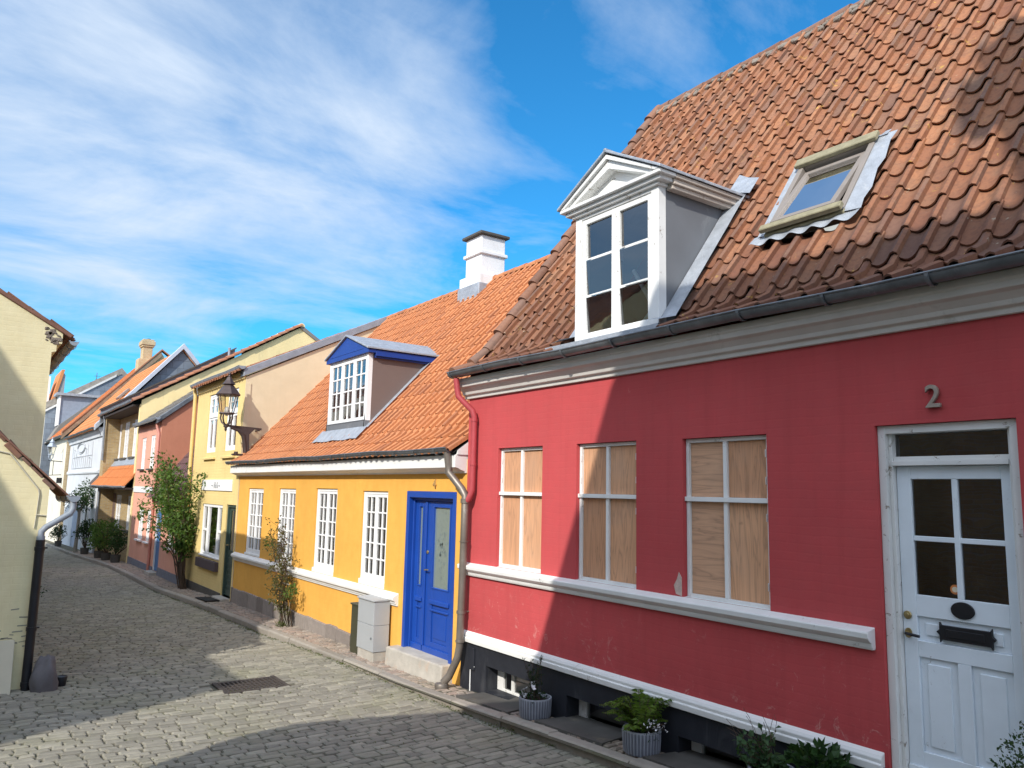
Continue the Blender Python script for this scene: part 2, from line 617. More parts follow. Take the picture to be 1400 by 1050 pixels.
GREENBOX = simple('olive_cabinet_paint', (.055, .055, .032), .45, var=.08, nscale=4, bstr=.08)
CONC = simple('concrete', (.42, .39, .34), .9, var=.2, nscale=5, bstr=.6, bdist=.008, dirt=(.48, .36, .27), dirt_scale=3)
SLAB = simple('dark_stone_slab', (.085, .08, .072), .7, var=.25, nscale=4, bstr=.4, dirt=(.16, .14, .10), dirt_scale=3)
GRANITE = stone_mat('granite_plinth', [(0, (.20, .17, .15)), (.5, (.27, .235, .21)), (1, (.34, .30, .27))])
BOULD = stone_mat('boulder_stone', [(0, (.12, .112, .118)), (1, (.15, .14, .145))], nscale=6)
CURT = simple('white_curtain', (.62, .63, .64), .9, var=.05, nscale=5)
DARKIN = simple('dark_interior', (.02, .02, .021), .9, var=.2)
WOODF = simple('weathered_skylight_wood', (.26, .235, .15), .75, var=.25, nscale=12, bstr=.4, dirt=(.13, .12, .07), dirt_scale=8, dirt_lo=.55)
TAUPE = simple('taupe_window_frame', (.24, .21, .185), .5, var=.08, nscale=5)
RUBBER = simple('black_rubber_mat', (.012, .012, .013), .8, var=.2, nscale=20, bstr=.4)
def _pot():
    m, t, bs, out = new_mat('grey_ribbed_pot')
    o = coords(t)
    pt = t.new('ShaderNodeNewGeometry').outputs['Pointiness']
    c = t.ramp(t.noise(o, 8, 5), [(.3, (.085, .095, .12)), (.7, (.14, .15, .185))])
    c = t.mix(t.mapr(pt, .505, .56, 0, .8), c, (.38, .40, .45))
    t.l.new(c, bs.inputs['Base Color']); bs.inputs['Roughness'].default_value = .5
    MATS['grey_ribbed_pot'] = m
    return m
POTM = _pot()
SOIL = simple('potting_soil', (.02, .015, .011), .95, var=.4, nscale=30, bstr=.8, bdist=.02)
PETAL = simple('white_petals', (.80, .80, .82), .6, var=.03, nscale=30)
CAPM = simple('dark_chimney_cap', (.075, .07, .062), .8, var=.2, nscale=8)
CHIMW = plaster('chimney_limewash', (.74, .74, .74), brick=.15, stain=(.55, .54, .50))
VERGE = tile_mat('verge_tiles', [(0, (.17, .085, .055)), (.5, (.26, .13, .08)), (1, (.20, .12, .09))], moss=(.15, .12, .10), moss_amt=.7)
TRED = tile_mat('old_clay_pantiles', [(0, (.20, .085, .048)), (.25, (.32, .138, .068)), (.5, (.265, .115, .060)), (.7, (.36, .165, .082)), (.85, (.25, .130, .082)), (1, (.16, .088, .062))],
                moss=(.22, .135, .085), moss_amt=.7, lichen=.9, low=(3.6, 5.9), dark=(.085, .038, .030))
TYEL = tile_mat('clay_pantiles', [(0, (.43, .165, .068)), (.4, (.53, .225, .098)), (.8, (.48, .195, .08)), (.93, (.38, .16, .08)), (1, (.32, .13, .065))], moss=(.33, .15, .08), moss_amt=.5, dark=(.22, .085, .045))
TBRN = tile_mat('brown_pantiles', [(0, (.33, .13, .07)), (.5, (.42, .18, .09)), (1, (.30, .15, .10))], moss=(.20, .13, .09), moss_amt=.6, lichen=.5)
TORG = tile_mat('bright_orange_pantiles', [(0, (.56, .20, .07)), (.5, (.62, .25, .09)), (1, (.50, .18, .065))], moss=(.5, .2, .07), moss_amt=.3, dark=(.4, .15, .05))
TDRK = tile_mat('dark_plum_tiles', [(0, (.13, .07, .07)), (.5, (.17, .09, .085)), (1, (.11, .07, .075))], moss=(.12, .08, .08), moss_amt=.3)
TGRY = tile_mat('grey_slates', [(0, (.16, .155, .15)), (.5, (.22, .21, .195)), (1, (.27, .25, .22))], moss=(.24, .22, .15), moss_amt=.5)
SLATEB = brickwork('blue_grey_slates', (.21, .25, .30), (.16, .19, .23), (.11, .12, .14), w=.55, h=.42)
MORTAR = simple('ridge_mortar', (.23, .195, .16), .95, var=.35, nscale=9, bstr=.9, bdist=.02, dirt=(.20, .15, .11), dirt_scale=5)
GLASS = glass('window_glass')
GLASSD = glass('door_glass', tint=(.6, .62, .62))
MILK = glass('etched_glass', milk=(.20, .25, .23))
LAMPG = glass('lantern_glass', tint=(.97, .96, .92), refl=.5)
PLYV = plywood('plywood_upright_grain', (.60, .345, .20), 'v')
PLYH = plywood('plywood_level_grain', (.60, .385, .25), 'h')
LROSE = leaf_mat('rose_leaves', (.035, .085, .014), (.095, .165, .03), (.22, .20, .05))
LDRY = leaf_mat('reddish_rose_leaves', (.06, .085, .024), (.11, .10, .035), (.26, .12, .05))
LFERN = leaf_mat('fern_fronds', (.05, .10, .012), (.11, .18, .02), (.14, .2, .03))
LDARK = leaf_mat('dark_leaves', (.010, .026, .010), (.022, .05, .016), (.05, .08, .03))
LHEDGE = leaf_mat('box_leaves', (.012, .035, .010), (.03, .075, .018), (.06, .11, .03))
LIVY = leaf_mat('ivy_leaves', (.03, .07, .03), (.06, .12, .05), (.14, .2, .12))
LMOSS = leaf_mat('moss_tufts', (.06, .085, .02), (.11, .13, .035), (.18, .17, .06))
STEM = simple('brown_stems', (.07, .045, .028), .85, var=.3, nscale=20, bstr=.3)
BARK = simple('pale_bark', (.24, .22, .18), .9, var=.25, nscale=15, bstr=.4)
SETT = stone_mat('granite_setts', [(0, (.185, .172, .138)), (.35, (.235, .220, .178)), (.7, (.27, .252, .202)), (1, (.33, .308, .245))], moss=(.20, .20, .10), moss_amt=.35)
PAVE = stone_mat('pavement_cobbles', [(0, (.22, .185, .16)), (.35, (.30, .25, .205)), (.7, (.34, .25, .20)), (1, (.38, .33, .27))], moss=(.22, .2, .12), moss_amt=.3)
KERBM = stone_mat('granite_kerb', [(0, (.25, .225, .19)), (.5, (.30, .27, .23)), (1, (.35, .315, .265))])
JOINT = simple('joint_sand', (.10, .092, .066), .95, var=.35, nscale=6, bstr=.7, bdist=.01, dirt=(.10, .12, .045), dirt_scale=1.6, dirt_lo=.5)
EARTH = simple('open_ground', (.16, .15, .12), .95, var=.3, nscale=.6, bstr=.5)
PANELW = simple('white_board', (.55, .51, .39), .7, var=.06, nscale=4)

# ------------------------------------------------------------------ builders
def facade(mb, X, y0, y1, z0, z1, openings, depth=.16):
    """wall face on the plane x=X looking towards -x, with real openings and reveals"""
    ys = sorted({y0, y1} | {v for o in openings for v in o[:2]})
    zs = sorted({z0, z1} | {v for o in openings for v in o[2:4]})
    for a, b in zip(ys, ys[1:]):
        for c, d in zip(zs, zs[1:]):
            ym, zm = (a + b) / 2, (c + d) / 2
            if any(o[0] < ym < o[1] and o[2] < zm < o[3] for o in openings):
                continue
            mb.quad((X, b, c), (X, a, c), (X, a, d), (X, b, d))
    for (a, b, c, d) in [o[:4] for o in openings]:
        D = X + depth
        mb.quad((X, b, c), (D, b, c), (D, a, c), (X, a, c))            # sill
        mb.quad((X, a, d), (D, a, d), (D, b, d), (X, b, d))            # head
        mb.quad((X, a, c), (D, a, c), (D, a, d), (X, a, d))
        mb.quad((X, b, d), (D, b, d), (D, b, c), (X, b, c))

def window(parent, X, y0, y1, z0, z1, m=WHITE, casements=2, cols=2, rows=5, fw_=.055, sash=.045, bar=.020, d=.07, glassm=GLASS, transom=None, name='window', curtain=None, label=None, rows2=None):
    """frame with casements and glazing bars (a part) with its panes as a sub-part"""
    mb, g = MB(), MB()
    mb.box(X, X + d, y0, y0 + fw_, z0, z1)
    mb.box(X, X + d, y1 - fw_, y1, z0, z1)
    mb.box(X + .002, X + d, y0 + fw_, y1 - fw_, z0, z0 + fw_)
    mb.box(X + .002, X + d, y0 + fw_, y1 - fw_, z1 - fw_, z1)
    zones = [(z0 + fw_, z1 - fw_, rows)]
    if transom:
        zt = z0 + (z1 - z0) * transom
        mb.box(X - .012, X + d, y0 + fw_, y1 - fw_, zt - fw_ * .6, zt + fw_ * .6)
        zones = [(z0 + fw_, zt - fw_ * .6, rows), (zt + fw_ * .6, z1 - fw_, rows2 or 1)]
    W = (y1 - y0 - 2 * fw_) / casements
    for (a, b, nr) in zones:
        for k in range(casements):
            p, q = y0 + fw_ + k * W + .003, y0 + fw_ + (k + 1) * W - .003
            x0, x1 = X + .008, X + .05
            a_, b_ = a + .003, b - .003
            mb.box(x0, x1, p, p + sash, a_, b_)
            mb.box(x0, x1, q - sash, q, a_, b_)
            mb.box(x0 + .001, x1, p + sash, q - sash, a_, a_ + sash)
            mb.box(x0 + .001, x1, p + sash, q - sash, b_ - sash, b_)
            ip, iq, ia, ib = p + sash, q - sash, a_ + sash, b_ - sash
            for c in range(1, cols):
                yc = ip + (iq - ip) * c / cols
                mb.box(x0 + .006, x1 - .006, yc - bar / 2, yc + bar / 2, ia, ib)
            for r in range(1, nr):
                zc = ia + (ib - ia) * r / nr
                mb.box(x0 + .008, x1 - .008, ip, iq, zc - bar / 2, zc + bar / 2)
            g.quad((X + .036, iq, ia), (X + .036, ip, ia), (X + .036, ip, ib), (X + .036, iq, ib))
    w = mb.build(name, m, parent, bevel=.004, label=label)
    g.build('pane', glassm, w)
    if curtain:
        c = MB()
        for (ya, yb, za, zb) in curtain:
            n = 14
            pts = [(X + .16 + .025 * math.sin(k * 2.2), ya + (yb - ya) * k / n) for k in range(n + 1)]
            for k in range(n):
                c.quad((pts[k + 1][0], pts[k + 1][1], za), (pts[k][0], pts[k][1], za), (pts[k][0], pts[k][1], zb), (pts[k + 1][0], pts[k + 1][1], zb))
        c.build('curtain', CURT, w)
    return w

def polyline(prof):
    """prof: list of (x,z) from eave to ridge -> function s -> (x,z,nx,nz), and total length"""
    L = [0]
    for (a, b), (c, d) in zip(prof, prof[1:]):
        L.append(L[-1] + math.hypot(c - a, d - b))
    def f(s):
        s = max(s, -0.3)
        i = 0
        while i < len(prof) - 2 and s > L[i + 1]:
            i += 1
        (a, b), (c, d) = prof[i], prof[i + 1]
        k = (s - L[i]) / (L[i + 1] - L[i])
        def nrm(j):
            (p, q), (r, t_) = prof[j], prof[j + 1]
            l = math.hypot(r - p, t_ - q)
            return (-(t_ - q) / l, (r - p) / l)
        n = nrm(i)
        if k > .5 and i < len(prof) - 2:
            n2 = nrm(i + 1); w = (k - .5)
        elif k < .5 and i > 0:
            n2 = nrm(i - 1); w = (.5 - k)
        else:
            n2, w = n, 0
        nx, nz = n[0] * (1 - w) + n2[0] * w, n[1] * (1 - w) + n2[1] * w
        l = math.hypot(nx, nz)
        return a + (c - a) * k, b + (d - b) * k, nx / l, nz / l
    return f, L[-1]

def tile_h(u, A):
    """pantile cross-section: wide trough and a narrower roll"""
    if u < .38:
        return A * (-.10 + .95 * math.sin(PI * (u + .13) / .51))
    return A * (-.10 - .42 * math.sin(PI * (u - .38) / .62))

def pantile_roof(name, parent, mat, y0, y1, prof, w=.25, L=.30, A=.045, skip=None, seed=1, lift=.028, jit=.006, label=None, n=9, deck=True, flip=False, deckm=None):
    """clay pantiles laid in courses over a boarded deck; every tile is geometry"""
    rng = random.Random(seed)
    f, S = polyline(prof)
    cols = max(1, int(round((y1 - y0) / w)))
    w = (y1 - y0) / cols
    rows = max(1, int(round(S / L)))
    L = S / rows
    mb, dk = MB(), MB()
    def P(s, y, h):
        x, z, nx, nz = f(s)
        return (x + nx * h, y, z + nz * h)
    us = [0, 0] + [k / n for k in range(1, n + 1)]
    for r in range(rows):
        for c in range(cols):
            ya = y0 + c * w
            sm = (r + .5) * L
            x, z, _, _ = f(sm)
            if skip and skip(x, ya + w / 2, z):
                continue
            s0, s1 = r * L - .03, (r + 1) * L + .035
            j1, j2, j3 = rng.uniform(-jit, jit), rng.uniform(-jit, jit), rng.uniform(-jit, jit)
            vs, fs = [], []
            for iu, u in enumerate(us):
                y = ya + (u if not flip else 1 - u) * w * 1.05 + j1
                h = tile_h(u, A) - (A * .95 if iu == 0 else 0)
                tk = .016
                sa = s0 + j2 - (.024 * math.sin(PI * (u - .38) / .62) if u > .38 else 0)
                vs += [P(sa, y, h + lift + j3 - tk), P(sa, y, h + lift + j3), P((s0 + s1) / 2, y, h + lift * .55 + j3 * .6), P(s1, y, h + j3 * .3)]
            for k in range(n + 1):
                a = k * 4; b = a + 4
                for i in range(3):
                    q = (a + i, b + i, b + i + 1, a + i + 1)
                    fs.append(q if not flip else tuple(reversed(q)))
            mb.add(vs, fs)
            if deck:
                q = [P(r * L, ya, -.045), P(r * L, ya + w, -.045), P((r + 1) * L, ya + w, -.045), P((r + 1) * L, ya, -.045)]
                dk.quad(*q)
    # note: tile faces look outward either way; the normals only matter for shading
    o = mb.build(name, mat, parent, smooth=True, label=label)
    if deck:
        dk.build('roof_deck', deckm or DARKIN, o)
    return o

def ridge_row(mb, y0, y1, x, z, r=.11, L=.38, rng=None, jit=.012):
    """half-round ridge tiles along y"""
    rng = rng or random.Random(4)
    n = max(1, int(round((y1 - y0) / L)))
    L = (y1 - y0) / n
    for k in range(n):
        ya, yb = y0 + k * L, y0 + (k + 1) * L + .03
        dx, dz = rng.uniform(-jit, jit), rng.uniform(-jit, jit)
        vs, fs = [], []
        m = 10
        for i in range(m + 1):
            a = PI * (-.08 + 1.16 * i / m)
            ca, sa_ = math.cos(a), math.sin(a)
            for (yy, rr) in ((ya, r * 1.08), (yb, r * .94)):
                vs.append((x + dx + rr * ca, yy, z + dz + rr * sa_ * .9))
        for i in range(m):
            fs.append((i * 2, i * 2 + 1, i * 2 + 3, i * 2 + 2))
        fs.append(tuple(range(0, 2 * (m + 1), 2)))
        mb.add(vs, fs)

def rake_row(mb, y, prof, r=.09, L=.36, rng=None, side=1, s0=0.0, hoff=.02):
    """verge tiles laid up a slope on the edge at y"""
    rng = rng or random.Random(8)
    f, S = polyline(prof)
    n = int((S - s0) / L)
    L = (S - s0) / n
    m = 8
    for k in range(n):
        a, b = s0 + k * L - .02, s0 + (k + 1) * L + .04
        j = rng.uniform(-.008, .008)
        vs, fs = [], []
        for i in range(m + 1):
            an = PI * (-.05 + 1.1 * i / m)
            for (s, rr, lf) in ((a, r * 1.1, .03), (b, r * .92, 0)):
                x, z, nx, nz = f(s)
                h = rr * math.sin(an) * .8 + hoff + lf + j
                vs.append((x + nx * h, y + rr * math.cos(an) + j, z + nz * h))
        for i in range(m):
            fs.append((i * 2, i * 2 + 1, i * 2 + 3, i * 2 + 2))
        fs.append(tuple(range(0, 2 * (m + 1), 2)))
        mb.add(vs, fs)

def gutter(name, parent, m, x, z, y0, y1, r=.07, step=.75, dz=0.0):
    """half-round gutter along y with brackets and a rolled front bead"""
    mb = MB()
    n = 12
    N = max(2, int((y1 - y0) / 1.2))
    ys = [y0 + (y1 - y0) * k / N for k in range(N + 1)]
    def zc(y): return z + dz * (y - y0) / (y1 - y0) + .012 * math.sin(y * 1.7)
    for rr, flip in ((r, False), (r - .007, True)):
        vs, fs = [], []
        for y in ys:
            for k in range(n + 1):
                a = PI + PI * k / n
                vs.append((x + rr * math.cos(a), y, zc(y) + rr * math.sin(a)))
        for i in range(N):
            for k in range(n):
                q = (i * (n + 1) + k, i * (n + 1) + k + 1, (i + 1) * (n + 1) + k + 1, (i + 1) * (n + 1) + k)
                fs.append(q if flip else tuple(reversed(q)))
        mb.add(vs, fs)
    mb.tube([(x - r, y, zc(y) + .004) for y in ys], .011, 8)
    mb.tube([(x + r, y, zc(y) + .004) for y in ys], .006, 6)
    for yy in (y0, y1):
        vs = [(x + r * math.cos(PI + PI * k / n), yy, zc(yy) + r * math.sin(PI + PI * k / n)) for k in range(n + 1)]
        mb.add(vs, [tuple(range(n + 1))])
    o = mb.build(name, m, parent, smooth=True)
    b = MB()
    y = y0 + step * .5
    while y < y1:
        pts = [(x + (r + .006) * math.cos(PI + PI * k / n), y, zc(y) + (r + .006) * math.sin(PI + PI * k / n)) for k in range(n + 1)]
        vs, fs = [], []
        for p in pts:
            dx, dz_ = p[0] - x, p[2] - zc(y)
            k = (r + .015) / (r + .006)
            for yy in (y - .014, y + .014):
                vs.append((p[0], yy, p[2]))
                vs.append((x + dx * k, yy, zc(y) + dz_ * k))
        for i in range(n):
            a, c = i * 4, i * 4 + 4
            for (p, q) in ((1, 3), (0, 1), (2, 3)):
                fs.append((a + p, a + q, c + q, c + p))
        b.add(vs, fs)
        y += step
    b.build('gutter_bracket', m, o)
    return o

def moulding(mb, prof, y0, y1):
    """profile in (x,z) swept along y"""
    mb.prism(prof, 'y', y0, y1)

def text_mesh(name, body, size, depth, m, parent, loc, facing='-x'):
    cu = bpy.data.curves.new(name, 'FONT')
    cu.body = body
    cu.size = size
    cu.extrude = depth / 2
    cu.align_x = 'CENTER'
    cu.bevel_depth = .003 if depth > .01 else 0
    tmp = bpy.data.objects.new(name + '_tmp', cu)
    COL.objects.link(tmp)
    bpy.context.view_layer.update()
    me = bpy.data.meshes.new_from_object(tmp.evaluated_get(bpy.context.evaluated_depsgraph_get()))
    bpy.data.objects.remove(tmp)
    # text x -> -y (reading left to right seen from -x), text y -> z, text z -> -x
    M = Matrix(((0, 0, -1, 0), (-1, 0, 0, 0), (0, 1, 0, 0), (0, 0, 0, 1)))
    me.transform(M)
    off = world_loc(parent)
    me.transform(Matrix.Translation(Vector(loc) - off))
    me.materials.clear()
    me.materials.append(m)
    o = bpy.data.objects.new(name, me)
    COL.objects.link(o)
    o.parent = parent
    return o

def leaf(mb, p, d, size, rng, w=.5):
    """one leaf of two folded halves, tip along d"""
    d = d.normalized()
    s = d.cross(Vector((rng.uniform(-1, 1), rng.uniform(-1, 1), rng.uniform(.2, 1)))).normalized()
    n = s.cross(d)
    m1 = p + d * size * .45
    fold = n * size * .12
    mb.add([p, m1 + s * size * w * .5 + fold, p + d * size - n * size * .08, m1 - s * size * w * .5 + fold], [(0, 1, 2), (0, 2, 3)])

def rdir(rng, zb=0.0):
    while True:
        v = Vector((rng.uniform(-1, 1), rng.uniform(-1, 1), rng.uniform(-1, 1)))
        if .05 < v.length < 1:
            v.normalize()
            v.z += zb
            return v.normalized()

def clump(mb, c, r, n, size, rng, zb=.2, flat=(1, 1, 1)):
    c = Vector(c)
    for _ in range(n):
        v = rdir(rng)
        q = r * rng.random() ** .45
        p = c + Vector((v.x * q * flat[0], v.y * q * flat[1], v.z * q * flat[2]))
        leaf(mb, p, (v * .6 + rdir(rng, zb)).normalized(), size * rng.uniform(.6, 1.3), rng)

def wander(a, b, n, amp, rng):
    a, b = Vector(a), Vector(b)
    pts = []
    off = Vector((0, 0, 0))
    for k in range(n + 1):
        t = k / n
        if 0 < k < n: off = off * .7 + rdir(rng) * amp
        pts.append(a.lerp(b, t) + off * math.sin(PI * t) ** .5)
    return pts

# ------------------------------------------------------------------ ground heights
PY = [-30, 0, 5.4, 7, 9.3, 12.8, 20, 25, 33, 43, 51, 70, 100, 160]
PZ = [-1.2, -2.2, -2.41, -2.48, -2.60, -2.66, -2.81, -2.98, -3.03, -3.38, -3.62, -4.15, -4.9, -6.2]
def zp(y): return float(np.interp(y, PY, PZ))               # pavement
def kx(y): return float(np.interp(y, [-30, 4, 8, 15, 22, 45, 60, 160], [5.28, 5.28, 5.26, 5.16, 5.10, 4.98, 5.0, 5.3]))   # kerb line
def zr(x, y):                                                # road: falls to a shallow gutter line in the middle
    k = min(1, abs(x - 3.3) / 2.2)
    drop = float(np.interp(y, [5, 8, 9.5, 13, 15], [.10, .085, .035, .045, .10]))
    return zp(y) - drop - .05 * (1 - k * k)

# ================================================================== SETTING
def sheet(name, xs, ys, zf, m, kind='structure'):
    mb = MB()
    nx, ny = len(xs), len(ys)
    vs = [(x, y, zf(x, y)) for y in ys for x in xs]
    fs = [(j * nx + i, j * nx + i + 1, (j + 1) * nx + i + 1, (j + 1) * nx + i) for j in range(ny - 1) for i in range(nx - 1)]
    mb.add(vs, fs)
    return mb.build(name, m, kind=kind)

sheet('ground', [-600, -60, -20, 20, 60, 600], [-600, -30, 0, 9, 20, 45, 70, 100, 160, 900], lambda x, y: zp(y) - .42, EARTH)
sheet('street_bed', [-14, -6, -2, 0, 1, 2, 2.6, 3.3, 4, 4.6, 5.3], [-12, -4, 0] + [2 + k for k in range(0, 60)] + [70, 90, 130], lambda x, y: zr(x, y) - .022, JOINT)

def setts(name, m, x0f, x1f, ya, yb, row, lmin, lmax, zf, seed, gap=.009, crown=.009, h=.05, skip=None, warp=None):
    """hand-laid stones in courses across the street, each its own worn block"""
    rng = random.Random(seed)
    mb = MB()
    y = ya
    while y < yb:
        rw = row * rng.uniform(.86, 1.14)
        x = x0f(y) - rng.random() * lmax
        xe = x1f(y)
        while x < xe:
            l = rng.uniform(lmin, lmax)
            xa, xb = max(x, x0f(y)) + gap / 2, min(x + l, xe) - gap / 2
            x += l
            if xb - xa < .04: continue
            xc, yc = (xa + xb) / 2, y + rw / 2
            wv = warp(xc, yc) if warp else 0
            if skip and skip(xc, yc + wv): continue
            g = gap * rng.uniform(.4, 1.5)
            j = lambda s=.010: rng.uniform(-s, s)
            tz = rng.uniform(-.005, .005)
            tx, ty = rng.uniform(-.02, .02), rng.uniform(-.035, .035)
            base, top = [], []
            ins = min(.020, rw * .2)
            for (px, py) in ((xa, y + g / 2), (xb, y + g / 2), (xb, y + rw - g / 2), (xa, y + rw - g / 2)):
                px2, py2 = px + j(), py + j() + (warp(px, py) if warp else 0)
                z = zf(px2, py2) + tz + tx * (px - xc) + ty * (py - yc)
                base.append((px2, py2, z - h))
                ix, iy = px2 + (ins if px < xc else -ins), py2 + (ins if py < yc else -ins)
                top.append((ix, iy, z + rng.uniform(-.003, .003)))
            mid = [(b[0] + (t_[0] - b[0]) * .25, b[1] + (t_[1] - b[1]) * .25, t_[2] - crown) for b, t_ in zip(base, top)]
            vs = base + mid + top
            fs = [(8, 9, 10, 11)]
            for k in range(4):
                k2 = (k + 1) % 4
                fs += [(k, k2, 4 + k2, 4 + k), (4 + k, 4 + k2, 8 + k2, 8 + k)]
            mb.add(vs, fs)
        y += rw
    return mb.build(name, m, kind='structure')

GR = (3.24, 4.0, 10.93, 11.52)       # drain grate
def arc(x, y): return .10 * math.sin((x - 1.0) * .55 + .2) + .05 * math.sin(y * .35 + x * .6)
in_grate = lambda x, y: GR[0] - .12 < x < GR[1] + .12 and GR[2] - .07 < y < GR[3] + .07
def lx(y): return -3.2 if y < 12.5 else .55
setts('street', SETT, lx, lambda y: kx(y) - .01, 2.0, 30.0, .112, .13, .27, zr, 5, skip=in_grate, warp=arc)
setts('street_far', SETT, lambda y: .8, lambda y: kx(y) - .01, 30.2, 60.0, .17, .18, .36, zr, 6, warp=arc)
# pavement between the kerb and the houses
setts('pavement', PAVE, lambda y: kx(y) + .15, lambda y: 5.83 if y > 9.15 else 5.74, 1.0, 46.0, .105, .10, .19, lambda x, y: zp(y), 7, gap=.012)
sheet('pavement_bed', [5.2, 5.5, 5.9], [-8] + [k for k in range(0, 60, 2)] + [70, 90], lambda x, y: zp(y) - .020, JOINT)
kb = MB()
rng = random.Random(3)
y = -6.0
while y < 62:
    l = rng.uniform(.75, 1.25)
    g = .008
    dx, dz = rng.uniform(-.012, .012), rng.uniform(-.008, .008)
    a, b = y + g, y + l - g
    c = .022
    sec = lambda yy: [(kx(yy) + dx, zp(yy) - .25), (kx(yy) + dx, zp(yy) - c + dz), (kx(yy) + dx + c, zp(yy) + dz), (kx(yy) + .142 + dx, zp(yy) + dz), (kx(yy) + .142 + dx, zp(yy) - .25)]
    A_, B_ = sec(a), sec(b)
    vs = [(p[0], a, p[1]) for p in A_] + [(p[0], b, p[1]) for p in B_]
    fs = [(0, 5, 6, 1), (1, 6, 7, 2), (2, 7, 8, 3), (3, 8, 9, 4), (0, 1, 2, 3, 4), (9, 8, 7, 6, 5)]
    kb.add(vs, fs)
    y += l
kb.build('kerb', KERBM, kind='structure', bevel=.006)
# moss and weeds growing between the stones
ms = MB()
rng = random.Random(21)
for _ in range(1500):
    if rng.random() < .45:
        yy = rng.uniform(6.5, 26); xx = kx(yy) - abs(rng.gauss(0, .05)) - .01
        zz = zr(xx, yy)
    else:
        xx, yy = rng.uniform(1.5, 5.1), rng.uniform(7.5, 16)
        if in_grate(xx, yy) or mnoise.noise(Vector((xx * .8, yy * .8, 3))) < .12: continue
        zz = zr(xx, yy) - .012
    for k in range(3):
        p = Vector((xx + rng.uniform(-.03, .03), yy + rng.uniform(-.03, .03), zz))
        leaf(ms, p, rdir(rng, .8), rng.uniform(.012, .03), rng)
ms.build('moss_tufts', LMOSS, kind='stuff')

# drain grate
r_ = root('drain_grate', (3.62, 11.2, zr(3.62, 11.2)), 'rusty cast iron drain grate set in the cobbles in mid street', 'drain grate')
def gz_(x, y): return zr(x, y) + .004
mb = MB()
x0, x1, y0, y1 = GR
for (a, b, c, d) in ((x0 - .06, x0, y0 - .06, y1 + .06), (x1, x1 + .06, y0 - .06, y1 + .06), (x0, x1, y0 - .06, y0), (x0, x1, y1, y1 + .06)):
    z = gz_((a + b) / 2, (c + d) / 2)
    mb.box(a, b, c, d, z - .06, z)
mb.build('frame', RUST, r_, bevel=.006)
mb = MB()
zc = gz_(3.62, 11.2) - .004
nb = 13
for k in range(nb):
    xx = x0 + .02 + (x1 - x0 - .04) * k / (nb - 1)
    mb.box(xx - .014, xx + .014, y0 + .003, y1 - .003, zc - .045, zc)
for yy in (y0 + .18, (y0 + y1) / 2, y1 - .18):
    mb.box(x0 + .003, x1 - .003, yy - .02, yy + .02, zc - .05, zc - .006)
mb.build('bars', RUST, r_, bevel=.004)
mb = MB(); mb.box(x0, x1, y0, y1, zc - .12, zc - .08); mb.build('gully', DARKIN, r_)

# ================================================================== RED HOUSE
D = 5.8
RH = root('red_house', (D, 5.2, -2.6), 'dark red plastered house numbered 2 with boarded windows and white front door', 'house')
y0, y1 = .6, 9.22
W1, W2, W3 = (7.515, 8.468, -.957, .572), (5.905, 6.873, -.965, .570), (4.283, 5.262, -.965, .560)
DO = (2.285, 3.285, -1.97, .575)
prof_r = [(5.53, 1.60), (5.95, 1.80), (6.80, 2.95), (9.60, 6.83)]
mb = MB()
facade(mb, D, y0, y1, -1.99, 1.45, [W1, W2, W3, (DO[0], DO[1], -1.985, DO[3])], .20)
for yy in (y0, y1):      # gables
    pts = [(D, -2.9), (D, 1.62), (9.60, 6.75), (13.4, 1.62), (13.4, -2.9)]
    v = [(p[0], yy, p[1]) for p in pts]
    mb.add(v, [(0, 1, 2, 3, 4) if yy == y1 else (4, 3, 2, 1, 0)])
mb.quad((13.4, y0, -2.9), (13.4, y1, -2.9), (13.4, y1, 1.62), (13.4, y0, 1.62))
mb.build('wall', RED, RH)
# plinth with cellar openings
CW = [(7.66, 8.60, -2.52, -2.215), (6.06, 6.98, -2.50, -2.225), (4.30, 5.33, -2.45, -2.24)]
mb = MB()
facade(mb, D - .02, DO[1], y1, -2.95, -1.95, CW, .30)
facade(mb, D - .02, y0, DO[0], -2.95, -1.95, [], .3)
mb.quad((D - .02, y1, -2.95), (D - .02, y1, -1.95), (D + .02, y1, -1.95), (D + .02, y1, -2.95))
mb.build('plinth', BLACK, RH)
for i, (a, b, c, d) in enumerate(CW):
    X = D + .16
    f_ = MB()
    f_.box(X, X + .06, a, a + .09, c, d); f_.box(X, X + .06, b - .13, b, c, d)
    f_.box(X + .002, X + .06, a + .09, b - .13, d - .06, d); f_.box(X + .002, X + .06, a + .09, b - .13, c, c + .03)
    if i == 0: f_.box(X + .004, X + .05, (a + b) / 2 + .12, (a + b) / 2 + .17, c + .03, d - .06)
    w_ = f_.build('cellar_window', WHITEO, RH, bevel=.004)
    g_ = MB(); g_.quad((X + .03, b - .13, c + .03), (X + .03, a + .09, c + .03), (X + .03, a + .09, d - .06), (X + .03, b - .13, d - .06)); g_.build('pane', GLASSD, w_)
    if i == 0:
        c_ = MB(); c_.box(X + .07, X + .09, a + .2, b - .25, c, d - .02); c_.build('curtain', CURT, w_)
    s_ = MB()
    za, zb = zp(a), zp(b)
    vs = [(kx(a) + .16, a - .05, za + .012), (D + .14, a, za + .02), (D + .14, b, zb + .02), (kx(b) + .16, b + .12, zb + .012)]
    s_.add(vs + [(p[0], p[1], p[2] - .08) for p in vs], [(0, 1, 2, 3), (7, 6, 5, 4), (0, 4, 5, 1), (1, 5, 6, 2), (2, 6, 7, 3), (3, 7, 4, 0)])
    s_.build('cellar_slab', SLAB, w_)
mb = MB()       # white base band, rounded on top
